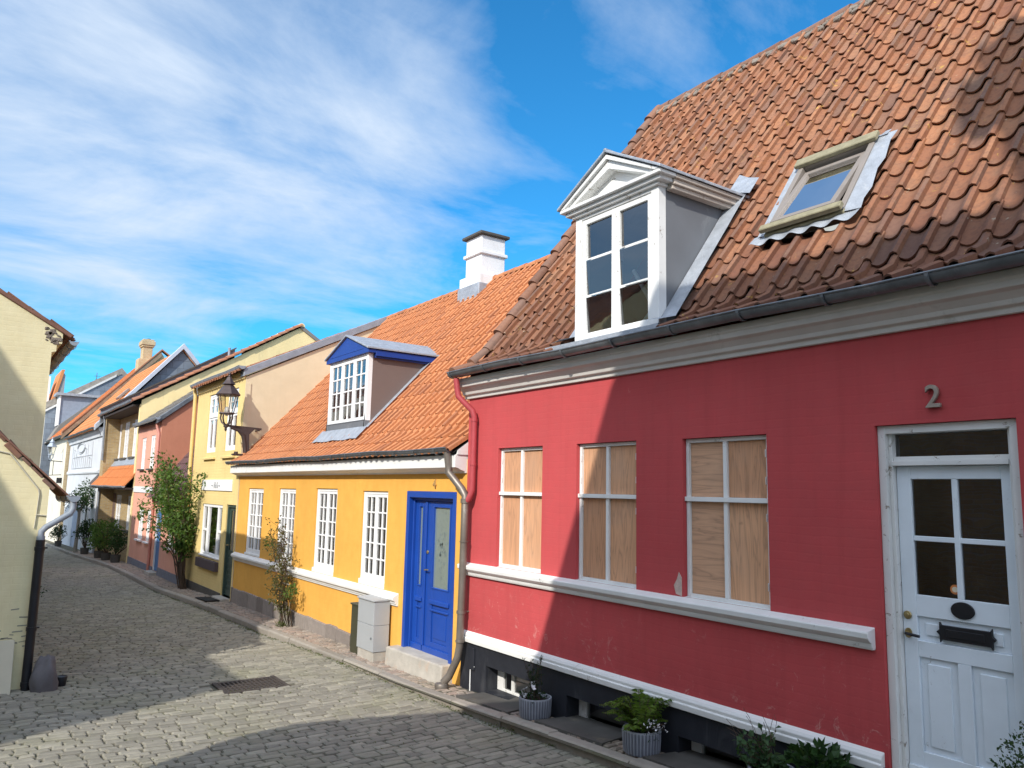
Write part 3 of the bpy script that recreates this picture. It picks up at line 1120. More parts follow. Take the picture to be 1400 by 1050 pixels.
for (a, b) in ((DO[1] + .03, y1 + .02), (y0, DO[0] - .03)):
    moulding(mb, [(D + .01, -1.985), (D - .055, -1.985), (D - .06, -1.93), (D - .045, -1.925), (D - .05, -1.895), (D - .035, -1.87), (D + .01, -1.845)], a, b)
mb.build('base_band', WHITEM, RH, bevel=.004)
mb = MB()       # sill band
moulding(mb, [(D + .01, -1.125), (D - .035, -1.125), (D - .045, -1.105), (D - .05, -1.085), (D - .05, -1.075), (D - .075, -1.06), (D - .10, -1.035), (D - .105, -.995), (D - .095, -.985), (D + .01, -.957)], 3.35, y1 + .03)
for w in (W1, W2, W3):
    mb.add([(D + .012, w[0], -.9565), (D + .012, w[1], -.9565), (D + .16, w[1], -.945), (D + .16, w[0], -.945)], [(3, 2, 1, 0)])
mb.build('sill_band', WHITEM, RH, bevel=.004)
mb = MB()       # cornice
moulding(mb, [(D + .01, 1.285), (D - .035, 1.285), (D - .04, 1.325), (D - .075, 1.34), (D - .085, 1.375), (D - .13, 1.42), (D - .17, 1.44), (D - .175, 1.485), (D - .19, 1.50), (D - .19, 1.555), (D + .01, 1.60)], y0, y1 + .06)
mb.build('cornice', CORN, RH, bevel=.004)
gutter('gutter', RH, ZINCD, 5.515, 1.60, y0, 9.27, r=.068, step=.82, dz=.03)
mb = MB()
mb.tube([(5.53, 9.15, 1.55), (5.55, 9.14, 1.38), (5.56, 9.13, 1.30), (5.70, 8.98, 1.10), (5.725, 8.965, 1.02), (5.725, 8.965, .40), (5.725, 8.965, .02), (5.70, 9.0, -.10), (5.665, 9.06, -.15)], .042, 14)
for z in (.95, .35): mb.tube([(5.725, 8.965, z), (5.725, 8.965, z + .035)], .049, 14)
mb.build('downpipe', REDP, RH, smooth=True)
# roof
DY0, DY1, DX = 5.61, 6.98, 5.84              # dormer front
dorm = lambda x, y, z: DY0 - .03 < y < DY1 + .03 and x < 7.25
SKY = (3.84, 4.76, 2.62, 3.66)
skyh = lambda x, y, z: SKY[0] < y < SKY[1] and SKY[2] < z < 3.60
RF = pantile_roof('roof', RH, TRED, y0, 9.18, prof_r, w=.235, L=.335, A=.058, skip=lambda x, y, z: dorm(x, y, z) or skyh(x, y, z), seed=2, lift=.036, jit=.008)
mb = MB(); rake_row(mb, 9.20, prof_r, r=.085, L=.34); mb.build('verge_tiles', VERGE, RF, smooth=True)
mb = MB(); mb.prism([(9.52, 6.72), (9.60, 6.83), (13.45, 1.55), (13.3, 1.5)], 'y', y0, y1); mb.build('rear_slope', TBRN, RF)
mb = MB(); ridge_row(mb, y0, 9.25, 9.60, 6.79, r=.10); mb.build('ridge_tiles', VERGE, RF, smooth=True)
mb = MB()       # crumbling mortar under the ridge
rng = random.Random(17)
for k in range(290):
    yy = y0 + (9.1 - y0) * (k + rng.random()) / 290
    s = rng.uniform(.05, .10)
    d_ = rng.uniform(.02, .13)
    x, z = 9.60 - d_, 6.83 - d_ * 1.386
    o = (x - .015, yy, z - .035)
    mb.obox(o, (s * .5, rng.uniform(-.03, .03), s * .7), (rng.uniform(-.02, .02), s * 1.4, rng.uniform(-.02, .02)), (-.04, 0, .035))
mb.build('ridge_mortar', MORTAR, RF, bevel=.01)
# windows: white frames with plywood behind
def boarded(w, grain):
    a, b, c, d = w
    X = D + .045
    mb = MB()
    fw_ = .042
    mb.box(X, X + .07, a + .004, a + fw_, c + .004, d - .004); mb.box(X, X + .07, b - fw_, b - .004, c + .004, d - .004)
    mb.box(X + .002, X + .07, a + fw_, b - fw_, c + .004, c + fw_); mb.box(X + .002, X + .07, a + fw_, b - fw_, d - fw_, d - .004)
    ym = (a + b) / 2 + .012
    zt = c + (d - c) * .615
    mb.box(X - .022, X + .07, a - .0, b, zt - .022, zt + .022)
    for (p, q) in ((c + fw_, zt - .022), (zt + .022, d - fw_)):
        mb.box(X + .001, X + .065, ym - .022, ym + .022, p, q)
        for (yy, s) in ((a + fw_, 1), (b - fw_, -1)):       # hinges
            for zz in (p + .12, q - .16):
                mb.tube([(X - .006, yy, zz), (X - .006, yy, zz + .07)], .006, 6)
    f_ = mb.build('window', WHITEM, RH, bevel=.003)
    k = 0
    for (p, q) in ((c + fw_, zt - .022), (zt + .022, d - fw_)):
        for (s, e) in ((ym + .022, b - fw_), (a + fw_, ym - .022)):
            m_ = MB(); m_.box(X + .030, X + .045, s + .002, e - .002, p + .002, q - .002)
            m_.build('plywood_panel', PLYH if grain[k] == 'h' else PLYV, f_)
            k += 1
boarded(W1, 'vvvv'); boarded(W2, 'vvvv'); boarded(W3, 'hvhv')
# number 2
text_mesh('house_number', '2', .235, .02, BRONUM, RH, (D - .022, 2.815, .685))
# dormer
DR = MB()
zc0, zc1 = 1.62, 3.42
fwid = .11
DR.box(DX, DX + .12, DY0, DY0 + fwid, 1.70, 3.33); DR.box(DX, DX + .12, DY1 - fwid, DY1, 1.70, 3.33)
DR.box(DX + .002, DX + .12, DY0 + fwid, DY1 - fwid, 1.70, 1.80); DR.box(DX + .002, DX + .12, DY0 + fwid, DY1 - fwid, 3.26, 3.33)
DRM = DR.build('dormer', WHITEO, RH, bevel=.006)
mb = MB()
for yy, o in ((DY0 + .02, 0), (DY1 - .02, 1)):
    xr = lambda z: 5.95 + (z - 1.80) / 1.36
    pts = [(DX + .121, 1.66), (DX + .121, 3.42), (xr(3.42) + .1, 3.42), (xr(1.66) + .12, 1.66)]
    mb.prism(pts, 'y', yy - .012, yy + .012)
mb.build('cheek', LEADC, DRM)
win = MB(); g = MB()
X = DX + .035
a, b, c, d = DY0 + fwid, DY1 - fwid, 1.80, 3.26
for (p, q) in ((a + .003, (a + b) / 2 - .002), ((a + b) / 2 + .002, b - .003)):
    s = .062
    win.box(X - .02, X + .045, p, p + s, c + .003, d - .003); win.box(X - .02, X + .045, q - s, q, c + .003, d - .003)
    win.box(X - .018, X + .045, p + s, q - s, c + .003, c + .003 + s); win.box(X - .018, X + .045, p + s, q - s, d - .003 - s, d - .003)
    for k in (1, 2):
        zz = c + s + (d - c - 2 * s) * k / 3
        win.box(X - .012, X + .03, p + s, q - s, zz - .017, zz + .017)
    for k in range(3):      # old panes, none quite in the plane of the sash
        za, zb_ = c + s + (d - c - 2 * s) * k / 3, c + s + (d - c - 2 * s) * (k + 1) / 3
        t0, t1 = ((.004, -.030), (.004, -.024), (.004, -.004))[k]
        u = (.006, -.004, .003)[k]
        g.quad((X + .014 + t0 + u, q - s, za), (X + .014 + t0 - u, p + s, za), (X + .014 + t1 - u, p + s, zb_), (X + .014 + t1 + u, q - s, zb_))
wo = win.build('dormer_window', WHITEO, DRM, bevel=.004)
g.build('pane', GLASS, DRM)
mb = MB()       # room behind: slanted beams and a pale curtain rod seen through the panes
mb.tube([(X + .35, DY0 + .25, 1.8), (X + .6, DY1 - .35, 2.7)], .025, 8)
mb.tube([(X + .3, DY0 + .75, 1.8), (X + .55, DY0 + .1, 2.6)], .02, 8)
mb.build('inner_brace', WHITE, DRM, smooth=True)
# pediment: cornice frame and boarded triangle
pk = 3.86; ez = 3.42; ov = .15; ym = (DY0 + DY1) / 2
xf = DX - .13
mb = MB()
mb.box(xf + .05, DX + .12, DY0 - ov + .05, DY1 + ov - .05, ez - .085, ez - .04)
mb.box(xf, DX + .12, DY0 - ov, DY1 + ov, ez - .04, ez)
mb.box(xf + .09, DX + .12, DY0 - .03, DY1 + .03, ez - .12, ez - .085)
for s in (-1, 1):
    e = ym + s * ((DY1 - DY0) / 2 + ov)
    for (x_, hh, t0) in ((xf - .003, .05, .0), (xf + .035, .10, .05)):
        A0 = (e, ez - t0 * .2); A1 = (ym, pk - t0)
        poly = [(A0[0], A0[1]), (A1[0], A1[1]), (A1[0], A1[1] - hh * 1.15), (A0[0] - s * hh * 1.6, A0[1])]
        mb.prism(poly if s < 0 else list(reversed(poly)), 'x', x_, DX + .12)
mb.build('pediment', WHITEO, DRM, bevel=.005)
mb = MB(); mb.prism([(DY0 - .1, ez + .004), (DY1 + .1, ez + .004), (ym, pk - .16)], 'x', DX + .02, DX + .06); mb.build('tympanum', WHITEO, DRM)
mb = MB()       # side eaves, peeling
xe = 7.22
for s, yy in ((-1, DY0), (1, DY1)):
    yo = yy + s * ov
    lo, hi = sorted((yy - s * .0, yo - s * .004))
    mb.box(DX + .122, xe - .02, *sorted((yy + s * .002, yo - s * .06)), ez - .15, ez - .105)
    mb.box(DX + .122, xe, *sorted((yy + s * .002, yo - s * .03)), ez - .105, ez - .045)
    mb.box(DX + .122, xe + .03, *sorted((yy + s * .002, yo)), ez - .045, ez + .0)
mb.build('eave', PEEL, DRM, bevel=.005)
mb = MB()       # lead roof
for s in (-1, 1):
    e = ym + s * ((DY1 - DY0) / 2 + ov + .025)
    xa = xf - .03
    xb_e, xb_r = 5.95 + (ez - 1.8) / 1.36 + .06, 5.95 + (pk - 1.8) / 1.386 + .12
    t = .035
    a0, a1 = Vector((xa, e, ez - .005)), Vector((xa, ym, pk + .02))
    b0, b1 = Vector((xb_e, e, ez - .005)), Vector((xb_r, ym, pk + .02))
    u = Vector((0, 0, t))
    vs = [a0, a1, b1, b0, a0 + u, a1 + u, b1 + u, b0 + u]
    fs = [(0, 3, 2, 1), (4, 5, 6, 7), (0, 1, 5, 4), (1, 2, 6, 5), (2, 3, 7, 6), (3, 0, 4, 7)]
    if s > 0: fs = [tuple(reversed(q)) for q in fs]
    mb.add(vs, fs)
mb.tube([(xf - .03, ym, pk + .045), (7.45, ym, pk + .045)], .025, 8)
mb.build('dormer_roof', LEAD, DRM, bevel=.006)
mb = MB()       # flashing: apron in front, wings along the cheeks, patch at the head
def rz(x): return 1.80 + 1.353 * (x - 5.95) if x < 6.8 else 2.95 + 1.386 * (x - 6.8)
mb.add([(5.60, DY0 - .22, 1.72), (5.60, DY1 + .26, 1.72), (DX - .005, DY1 + .04, 1.775), (DX - .005, DY0 - .04, 1.775), (5.60, DY0 - .22, 1.66), (5.60, DY1 + .26, 1.66)], [(0, 3, 2, 1), (0, 1, 5, 4)])
mb.box(DX - .045, DX - .002, DY0 - .05, DY1 + .05, 1.66, 1.70)
mb.box(DX - .06, DX - .004, DY0 - .06, DY1 + .06, 1.70, 1.735)
for s, yy in ((-1, DY0), (1, DY1)):
    q = []
    for x in (5.70, 5.95, 6.3, 6.8, 7.22):
        z = rz(x) if x > 5.9 else 1.73
        n_ = Vector((-.81, 0, .586))
        q.append((Vector((x, yy + s * .005, z)) + n_ * .10, Vector((x, yy + s * .19, z)) + n_ * .075))
    for (p, r) in zip(q, q[1:]):
        f_ = [p[0], p[1], r[1], r[0]]
        mb.quad(*(f_ if s > 0 else list(reversed(f_))))
q = []
for yy in (DY0 - ov - .13, DY0 - ov + .05, DY0 + .10):
    xb = np.interp(abs(yy - ym), [0, .9], [7.60, 7.20])
    n_ = Vector((-.81, 0, .586))
    q.append((Vector((xb - .10, yy, rz(xb - .1))) + n_ * .10, Vector((xb + .07, yy, rz(xb + .07))) + n_ * .09))
for (p, r) in zip(q, q[1:]): mb.quad(p[0], r[0], r[1], p[1])
mb.build('flashing', LEAD, DRM)
# skylight
n_ = Vector((-.81, 0, .586)); t_ = Vector((.586, 0, .81))
o0 = Vector((6.555, 0, rz(6.555)))
H = 1.12
def SP(y, s, h): return o0 + t_ * s + n_ * h + Vector((0, y, 0))
a, b = 3.88, 4.74
SK = MB()
def bar(y_a, y_b, s_a, s_b, h0, h1, mb): mb.obox(SP(y_a, s_a, h0), Vector((0, y_b - y_a, 0)), t_ * (s_b - s_a), n_ * (h1 - h0))
bar(a, a + .06, 0, H, -.05, .105, SK); bar(b - .06, b, 0, H, -.05, .105, SK)
bar(a + .06, b - .06, 0, .08, -.05, .103, SK); bar(a + .06, b - .06, H - .08, H, -.05, .103, SK)
SKO = SK.build('skylight', TAUPE, RH, bevel=.006)
S2 = MB()
bar(a - .03, b + .03, H - .09, H + .03, .105, .155, S2)          # hood at the top
bar(a - .02, b + .02, -.05, .03, .125, .18, S2); bar(a - .01, b + .01, -.035, .02, .05, .095, S2)                 # bottom rail of the ajar sash
S2.build('weathered_rail', WOODF, SKO, bevel=.008)
S3 = MB()       # pivoted sash, slightly open at the foot
def SQ(y, s): return SP(y, s, .175 - .13 * s / H)
for (ya, yb) in ((a + .075, a + .135), (b - .135, b - .075)):
    S3.obox(SQ(ya, .05), Vector((0, yb - ya, 0)), SQ(ya, H - .13) - SQ(ya, .05), n_ * -.05)
S3.obox(SQ(a + .135, .05), Vector((0, b - a - .27, 0)), SQ(a, .11) - SQ(a, .05), n_ * -.05)
S3.obox(SQ(a + .135, H - .19), Vector((0, b - a - .27, 0)), SQ(a, H - .13) - SQ(a, H - .19), n_ * -.05)
S3.build('sash', TAUPE, SKO, bevel=.004)
g = MB(); pp = [SQ(a + .13, .1), SQ(b - .13, .1), SQ(b - .13, H - .18), SQ(a + .13, H - .18)]
g.quad(*[p - n_ * .025 for p in pp]); g.build('pane', GLASS, SKO)
mb = MB(); mb.obox(SP(a, 0, -.6), Vector((0, b - a, 0)), t_ * H, n_ * .03); mb.build('room_lining', CURT, SKO)
mb = MB()       # lead skirt moulded over the tiles
n2 = 64
q = []
for k in range(n2 + 1):
    yy = a - .16 + (b - a + .32) * k / n2
    ph = (yy - y0) / .2345 * 2 * PI
    q.append((SP(yy, .02, .06), SP(yy, -.14 + .012 * math.sin(ph - .4), .082 + .018 * math.sin(ph + .6))))
for (p, r) in zip(q, q[1:]): mb.quad(p[0], p[1], r[1], r[0])
for (s0, s1) in ((a - .17, a + .002), (b - .002, b + .09)):
    for k in range(8):
        u0, u1 = -.02 + (H + .06) * k / 8, -.02 + (H + .06) * (k + 1) / 8
        e = lambda s, i: (.02 * math.sin(i * 2.1) if s == s0 and s0 < a else 0)
        mb.quad(SP(s0 + e(s0, k), u0, .07), SP(s0 + e(s0, k + 1), u1, .07), SP(s1, u1, .085), SP(s1, u0, .085))
mb.quad(SP(a - .1, H, .09), SP(b + .1, H, .09), SP(b + .1, H + .12, .06), SP(a - .1, H + .12, .06))
mb.build('flashing', LEAD, SKO)

# front door
FX = D + .035
mb = MB()
a, b, c, d = DO
mb.box(FX, FX + .16, a + .003, a + .062, c, d - .003); mb.box(FX, FX + .16, b - .062, b - .003, c, d - .003)
mb.box(FX + .002, FX + .16, a + .062, b - .062, d - .065, d - .003)
mb.box(FX + .04, FX + .158, a + .062, a + .09, c, d - .065); mb.box(FX + .04, FX + .158, b - .09, b - .062, c, d - .065)
mb.box(FX + .06, FX + .157, a + .09, b - .09, .30, .335); mb.box(FX + .03, FX + .157, a + .09, b - .09, .265, .30)
mb.box(FX + .002, FX + .03, b - .135 + .075, b - .055, c, c + .16)
DF = mb.build('door_frame', WHITEO, RH, bevel=.005)
mb = MB(); mb.quad((FX + .10, b - .09, .335), (FX + .10, a + .09, .335), (FX + .10, a + .09, d - .065), (FX + .10, b - .09, d - .065)); mb.build('transom_pane', GLASSD, DF)
mb = MB(); mb.box(D - .25, D + .30, a - .05, b + .05, -2.75, -2.2); mb.box(D - .01, D + .30, a + .003, b - .003, -2.2, -1.972); mb.build('doorstep', CONC, RH, bevel=.01)
LX = D + .12
la, lb, lz0, lz1 = a + .093, b - .093, -1.955, .262
mb = MB()
st = .105
gy0, gy1, gz0, gz1 = la + st - .03, lb - st, -.69, .165
x0, x1 = LX, LX + .045
mb.box(x0, x1, la, gy0, lz0, lz1); mb.box(x0, x1, gy1, lb, lz0, lz1)                     # stiles
mb.box(x0 + .001, x1, gy0, gy1, gz1, lz1)
mb.box(x0 + .001, x1, gy0, gy1, -.845, gz0)
mb.box(x0 + .001, x1, gy0, gy1, -1.135, -1.02)
mb.box(x0 + .001, x1, gy0, gy1, lz0, -1.80)
ymid = (gy0 + gy1) / 2
mb.box(x0 + .002, x1, ymid - .045, ymid + .045, -1.80, -1.135)
mb.box(x0 + .004, x1 - .004, ymid - .02, ymid + .02, gz0, gz1)
mb.box(x0 + .006, x1 - .004, gy0, gy1, -.295, -.258)
for (p, q, r, s) in ((gy0, gy1, -1.02, -.845), (gy0, ymid - .045, -1.80, -1.135), (ymid + .045, gy1, -1.80, -1.135)):
    mb.box(x0 + .022, x1 - .004, p, q, r, s)
    mb.box(x0 + .010, x1 - .006, p + .055, q - .055, r + .045, s - .045)
mb.box(x0 - .022, x0 + .001, la + .005, lb - .005, lz0, lz0 + .05)
DRr = mb.build('door', DOORW, RH, bevel=.0035)
mb = MB(); mb.quad((x0 + .025, gy1, gz0), (x0 + .025, gy0, gz0), (x0 + .025, gy0, gz1), (x0 + .025, gy1, gz1)); mb.build('pane', GLASSD, DRr)
def ellipse(cy, cz, ry, rz_, x0, x1, mb, n=28, rot=0):
    pts = [(cy + ry * math.cos(2 * PI * k / n), cz + rz_ * math.sin(2 * PI * k / n)) for k in range(n)]
    mb.prism(pts, 'x', x0, x1)
mb = MB(); ellipse(2.755, -.765, .082, .060, x0 - .012, x0 + .001, mb); mb.build('oval_plaque', IRON, DRr, bevel=.004)
mb = MB()       # letter plate with pointed ears
cy, cz, hw, hh = 2.745, -.935, .165, .052
pts = [(cy - hw, cz - hh), (cy + hw, cz - hh), (cy + hw + .012, cz - hh - .022), (cy + hw + .014, cz - .02), (cy + hw + .036, cz), (cy + hw + .014, cz + .02), (cy + hw + .012, cz + hh + .022), (cy + hw, cz + hh), (cy - hw, cz + hh), (cy - hw - .012, cz + hh + .022), (cy - hw - .014, cz + .02), (cy - hw - .036, cz), (cy - hw - .014, cz - .02), (cy - hw - .012, cz - hh - .022)]
mb.prism(pts, 'x', x0 - .014, x0 + .012); mb.box(x0 - .02, x0 - .014, cy - .13, cy + .13, cz - .028, cz + .028)
mb.build('letter_plate', IRON, DRr, bevel=.003)
mb = MB(); ellipse(lb - .04, -.845, .03, .03, x0 - .014, x0, mb, 20); ellipse(lb - .04, -.845, .016, .016, x0 - .022, x0 - .014, mb, 16); mb.build('lock', BRASS, DRr, bevel=.003)
mb = MB(); ellipse(lb - .04, -.975, .026, .036, x0 - .012, x0, mb, 20); mb.tube([(x0, lb - .04, -.975), (x0 - .045, lb - .04, -.975)], .012, 10); mb.build('handle_rose', BRASS, DRr, smooth=True)
mb = MB(); mb.tube([(x0 - .045, lb - .035, -.975), (x0 - .05, lb - .07, -.978), (x0 - .045, lb - .14, -.985)], .011, 10); mb.build('handle', IRON, DRr, smooth=True)
mb = MB(); ellipse(2.81, -.625, .034, .034, x0 + .018, x0 + .022, mb, 24); sk = mb.build('sticker', simple('orange_sticker', (.62, .22, .07), .5), DRr)
mb = MB(); ellipse(2.81, -.625, .020, .020, x0 + .015, x0 + .018, mb, 20); mb.build('sticker_emblem', simple('pale_emblem', (.7, .6, .45), .5), DRr)
mb = MB(); mb.box(D + .04, D + .06, b - .012, b + .002, -1.03, -.90); mb.build('strike_plate', IRON, DF)
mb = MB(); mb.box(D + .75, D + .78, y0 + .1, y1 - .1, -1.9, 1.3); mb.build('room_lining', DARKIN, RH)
# small fittings on the plinth: flap and conduit
mb = MB(); mb.box(D - .045, D - .019, 8.86, 9.0, -2.32, -2.04); mb.build('plinth_hatch', BLACK, RH, bevel=.004)
mb = MB(); mb.tube([(D - .035, 8.95, -2.62), (D - .035, 8.95, -2.33), (D - .035, 8.93, -2.29), (D - .035, 8.86, -2.27)], .008, 8); mb.build('conduit', WHITE, RH, smooth=True)
# chipped render by the third window
mb = MB(); mb.prism([(5.285, -.955), (5.36, -.94), (5.385, -.86), (5.345, -.80), (5.32, -.73), (5.285, -.78)], 'x', D - .004, D + .002); mb.build('bare_patch', simple('bare_render', (.55, .42, .36), .95, var=.2, nscale=25, bstr=.6), RH)

# ================================================================== YELLOW HOUSE
YH = root('ochre_house', (D, 14.6, -2.7), 'low ochre yellow house with blue double door, blue topped dormer and orange tile roof', 'house')
y0, y1 = 9.225, 19.93
YW = [(18.02, 19.15, -1.56, -.04), (15.93, 16.95, -1.545, -.025), (13.75, 14.79, -1.525, -.005), (11.66, 12.64, -1.52, -.03)]
YD = (9.50, 10.98, -2.38, -.012)
YX = D + .012
mb = MB()
facade(mb, YX, y0, y1, -2.95, .45, YW + [YD], .13)
YRX, YRZ = 9.72, 4.86
for yy in (y0, y1):
    pts = [(YX, -2.95), (YX, .6), (YRX, 4.75), (13.6, .6), (13.6, -2.95)]
    v = [(p[0], yy, p[1]) for p in pts]
    mb.add(v, [(0, 1, 2, 3, 4) if yy == y1 else (4, 3, 2, 1, 0)])
mb.quad((13.6, y0, -2.95), (13.6, y1, -2.95), (13.6, y1, .6), (13.6, y0, .6))
mb.build('wall', YEL, YH)
# boulder plinth
mb = MB(); rng = random.Random(5)
y = 11.12
while y < 19.9:
    l = rng.uniform(.35, .75)
    e = min(y + l, 19.92)
    h = -2.455 + rng.uniform(-.012, .012)
    n = 7
    b = zp(y) - .1
    pts = [(y + .008, b), (e - .008, b), (e - .006, h - rng.uniform(.0, .03)), (e - (e - y) * rng.uniform(.08, .2), h), (y + (e - y) * rng.uniform(.08, .2), h + rng.uniform(-.012, .0)), (y + .006, h - rng.uniform(.0, .03))]
    mb.prism(pts, 'x', YX - rng.uniform(.035, .05), YX + .01)
    y = e
mb.build('plinth', GRANITE, YH, bevel=.015, seg=2)
mb = MB(); mb.add([(YX - .22, 9.46, -2.95), (YX - .22, 11.14, -2.95), (YX - .20, 11.12, -2.375), (YX - .17, 9.48, -2.365), (YX + .2, 9.46, -2.95), (YX + .2, 11.14, -2.95), (YX + .2, 11.12, -2.362), (YX + .2, 9.48, -2.362)], [(0, 3, 2, 1), (3, 7, 6, 2), (0, 4, 7, 3), (1, 2, 6, 5)]); mb.build('doorstep', CONC, YH, bevel=.02, seg=2)
mb = MB()
moulding(mb, [(YX + .01, -1.80), (YX - .03, -1.80), (YX - .035, -1.775), (YX - .05, -1.76), (YX - .055, -1.735), (YX - .095, -1.71), (YX - .10, -1.665), (YX - .09, -1.655), (YX + .01, -1.60)], 11.15, y1 + .01)
for w in YW:
    mb.add([(YX + .012, w[0], -1.60), (YX + .012, w[1], -1.60), (YX + .03, w[1], w[2] - .002), (YX + .03, w[0], w[2] - .002)], [(3, 2, 1, 0)])
    mb.box(YX - .012, YX + .06, w[0] + .002, w[1] - .002, -1.598, w[2] + .008)
mb.build('sill_band', WHITEM, YH, bevel=.004)
mb = MB()
moulding(mb, [(YX + .01, .25), (YX - .03, .25), (YX - .04, .275), (YX - .10, .29), (YX - .15, .315), (YX - .205, .325), (YX - .205, .50), (YX + .01, .56)], y0 + .02, y1 + .18)
mb.build('cornice', WHITEM, YH, bevel=.004)
mb = MB(); mb.prism([(YX - .18, .505), (YX - .17, .565), (YX + .02, .70), (6.3, 1.15), (6.3, .505)], 'y', 9.226, 9.262); mb.build('verge_mortar', WHITEM, YH)
gutter('gutter', YH, ZINCD, 5.535, .590, 9.30, 20.12, r=.062, step=.62, dz=-.0)
mb = MB()
pp = [(5.545, 9.36, .54), (5.575, 9.36, .36), (5.585, 9.36, .25), (5.66, 9.13, .03), (5.675, 9.06, -.06), (5.675, 9.06, -.5), (5.675, 9.07, -1.3), (5.675, 9.09, -2.05), (5.665, 9.12, -2.2), (5.60, 9.21, -2.44), (5.55, 9.27, -2.53)]
mb.tube(pp, .052, 14)
for p, q in (((5.675, 9.06, -.16), (5.675, 9.06, -.10)), ((5.675, 9.08, -1.62), (5.675, 9.08, -1.58)), ((5.675, 9.085, -1.99), (5.675, 9.085, -1.96)), ((5.6755, 9.06, -.68), (5.6755, 9.06, -.665))):
    mb.tube([p, q], .062, 14)
mb.tube([(5.675, 9.08, -1.6), (5.81, 9.08, -1.6)], .012, 6)
mb.lathe((5.53, 9.28, -2.62), [(.09, 0), (.095, .06), (.085, .085), (.06, .09)], 16)
mb.build('downpipe', BRONZE, YH, smooth=True)
prof_y = [(5.54, .56), (5.95, .85), (9.72, 4.88)]
YDY0, YDY1, YDX = 13.42, 15.27, 6.15
dorm_y = lambda x, y, z: YDY0 + .10 < y < YDY1 - .10 and YDX + .14 < x < 7.7
CHB = (9.36, 10.02, 14.55, 15.22)
YR = pantile_roof('roof', YH, TYEL, 9.235, 20.0, prof_y, w=.208, L=.335, A=.052, skip=lambda x, y, z: dorm_y(x, y, z), seed=9, lift=.026, jit=.004)
mb = MB(); mb.prism([(9.64, 4.76), (9.72, 4.88), (13.7, .62), (13.6, .55)], 'y', y0, y1 + .05); mb.build('rear_slope', TBRN, YR)
mb = MB(); ridge_row(mb, 9.24, 20.0, 9.72, 4.87, r=.10, L=.40, jit=.006); mb.build('ridge_tiles', TYEL, YR, smooth=True)
mb = MB()
a, b, c, d = CHB
mb.box(a, b, c, d, 4.3, 5.90)
mb.build('chimney_tmp', CHIMW, YH)
CH = bpy.data.objects['chimney_tmp']; CH.name = 'chimney'; CH.data.name = 'chimney'
for o_ in (CH,):
    m_ = o_.modifiers.new('soft_edges', 'BEVEL'); m_.width = .015; m_.segments = 2
mb = MB(); mb.box(a - .05, b + .05, c - .05, d + .05, 5.44, 5.52); mb.box(a - .10, b + .10, c - .10, d + .10, 4.2, 4.95)
mb.build('collar', CHIMW, CH, bevel=.012)
mb = MB(); mb.box(a - .08, b + .08, c - .08, d + .08, 5.90, 5.97); mb.box(a + .06, b - .06, c + .06, d - .06, 5.97, 6.03); mb.build('cap', CAPM, CH, bevel=.012)
mb = MB(); mb.box(a - .13, b + .13, c - .13, d + .13, 4.2, 4.72); mb.build('flashing', LEAD, CH, bevel=.01)
for w in YW:
    a, b, c, d = w
    window(YH, YX + .025, a + .004, b - .004, c + .006, d - .003, WHITE, 2, 2, 5, fw_=.05, sash=.048, bar=.024, curtain=[(a + .06, a + .24, c + .1, d - .1), (b - .26, b - .07, c + .1, d - .1)])
# things on the window ledges inside belong to the room: a low blue bowl and a white card
text_mesh('house_number', '4', .19, .012, simple('faded_number_metal', (.55, .33, .12), .5, metal=.4), YH, (YX - .008, 10.13, .035))
# dormer
mb = MB()
X = YDX
zb, zt = 1.30, 2.53
mb.box(X, X + .10, YDY0, YDY0 + .06, zb - .02, zt + .06); mb.box(X, X + .10, YDY1 - .06, YDY1, zb - .02, zt + .06)
mb.box(X + .002, X + .10, YDY0 + .06, YDY1 - .06, zt, zt + .06)
YDM = mb.build('dormer', WHITE, YH, bevel=.004)
win, g = MB(), MB()
p0, p1 = YDY0 + .06, YDY1 - .06
cw = (p1 - p0) / 3
for k in range(3):
    p, q = p0 + k * cw + .003, p0 + (k + 1) * cw - .003
    s = .06
    win.box(X + .01, X + .055, p, p + s, zb, zt - .003); win.box(X + .01, X + .055, q - s, q, zb, zt - .003)
    win.box(X + .012, X + .055, p + s, q - s, zb, zb + s); win.box(X + .012, X + .055, p + s, q - s, zt - .003 - s, zt - .003)
    yc = (p + q) / 2
    win.box(X + .018, X + .05, yc - .014, yc + .014, zb + s, zt - s)
    for r in range(1, 4):
        zz = zb + s + (zt - zb - 2 * s) * r / 4
        win.box(X + .02, X + .048, p + s, q - s, zz - .014, zz + .014)
    g.quad((X + .035, q - s, zb + s), (X + .035, p + s, zb + s), (X + .035, p + s, zt - s), (X + .035, q - s, zt - s))
win.build('dormer_window', WHITE, YDM, bevel=.003); g.build('pane', GLASS, YDM)
mb = MB()
for (ya, yb) in ((p0 + .02, p0 + .5), (p0 + .72, p1 - .62), (p1 - .45, p1 - .03)):
    n = 16
    pts = [(X + .14 + .02 * math.sin(k * 2.1), ya + (yb - ya) * k / n) for k in range(n + 1)]
    for k in range(n): mb.quad((pts[k + 1][0], pts[k + 1][1], zb), (pts[k][0], pts[k][1], zb), (pts[k][0], pts[k][1], zb + .75), (pts[k + 1][0], pts[k + 1][1], zb + .75))
mb.build('curtain', CURT, YDM)
mb = MB(); mb.box(X - .012, X + .10, YDY0 + .002, YDY1 - .002, zb - .30, zb - .022); mb.box(X - .02, X + .0, YDY0, YDY1, zb - .022, zb - .002); mb.build('lead_apron', LEADC, YDM, bevel=.004)
mb = MB()
yr_z = lambda x: .85 + 1.069 * (x - 5.95)
q = []
for k in range(9):
    yy = YDY0 - .14 + (YDY1 - YDY0 + .34) * k / 8
    q.append(((X - .014, yy, yr_z(X) + .105), (X - .22, yy + .05, yr_z(X - .22) + .095 + .012 * math.sin(k * 2))))
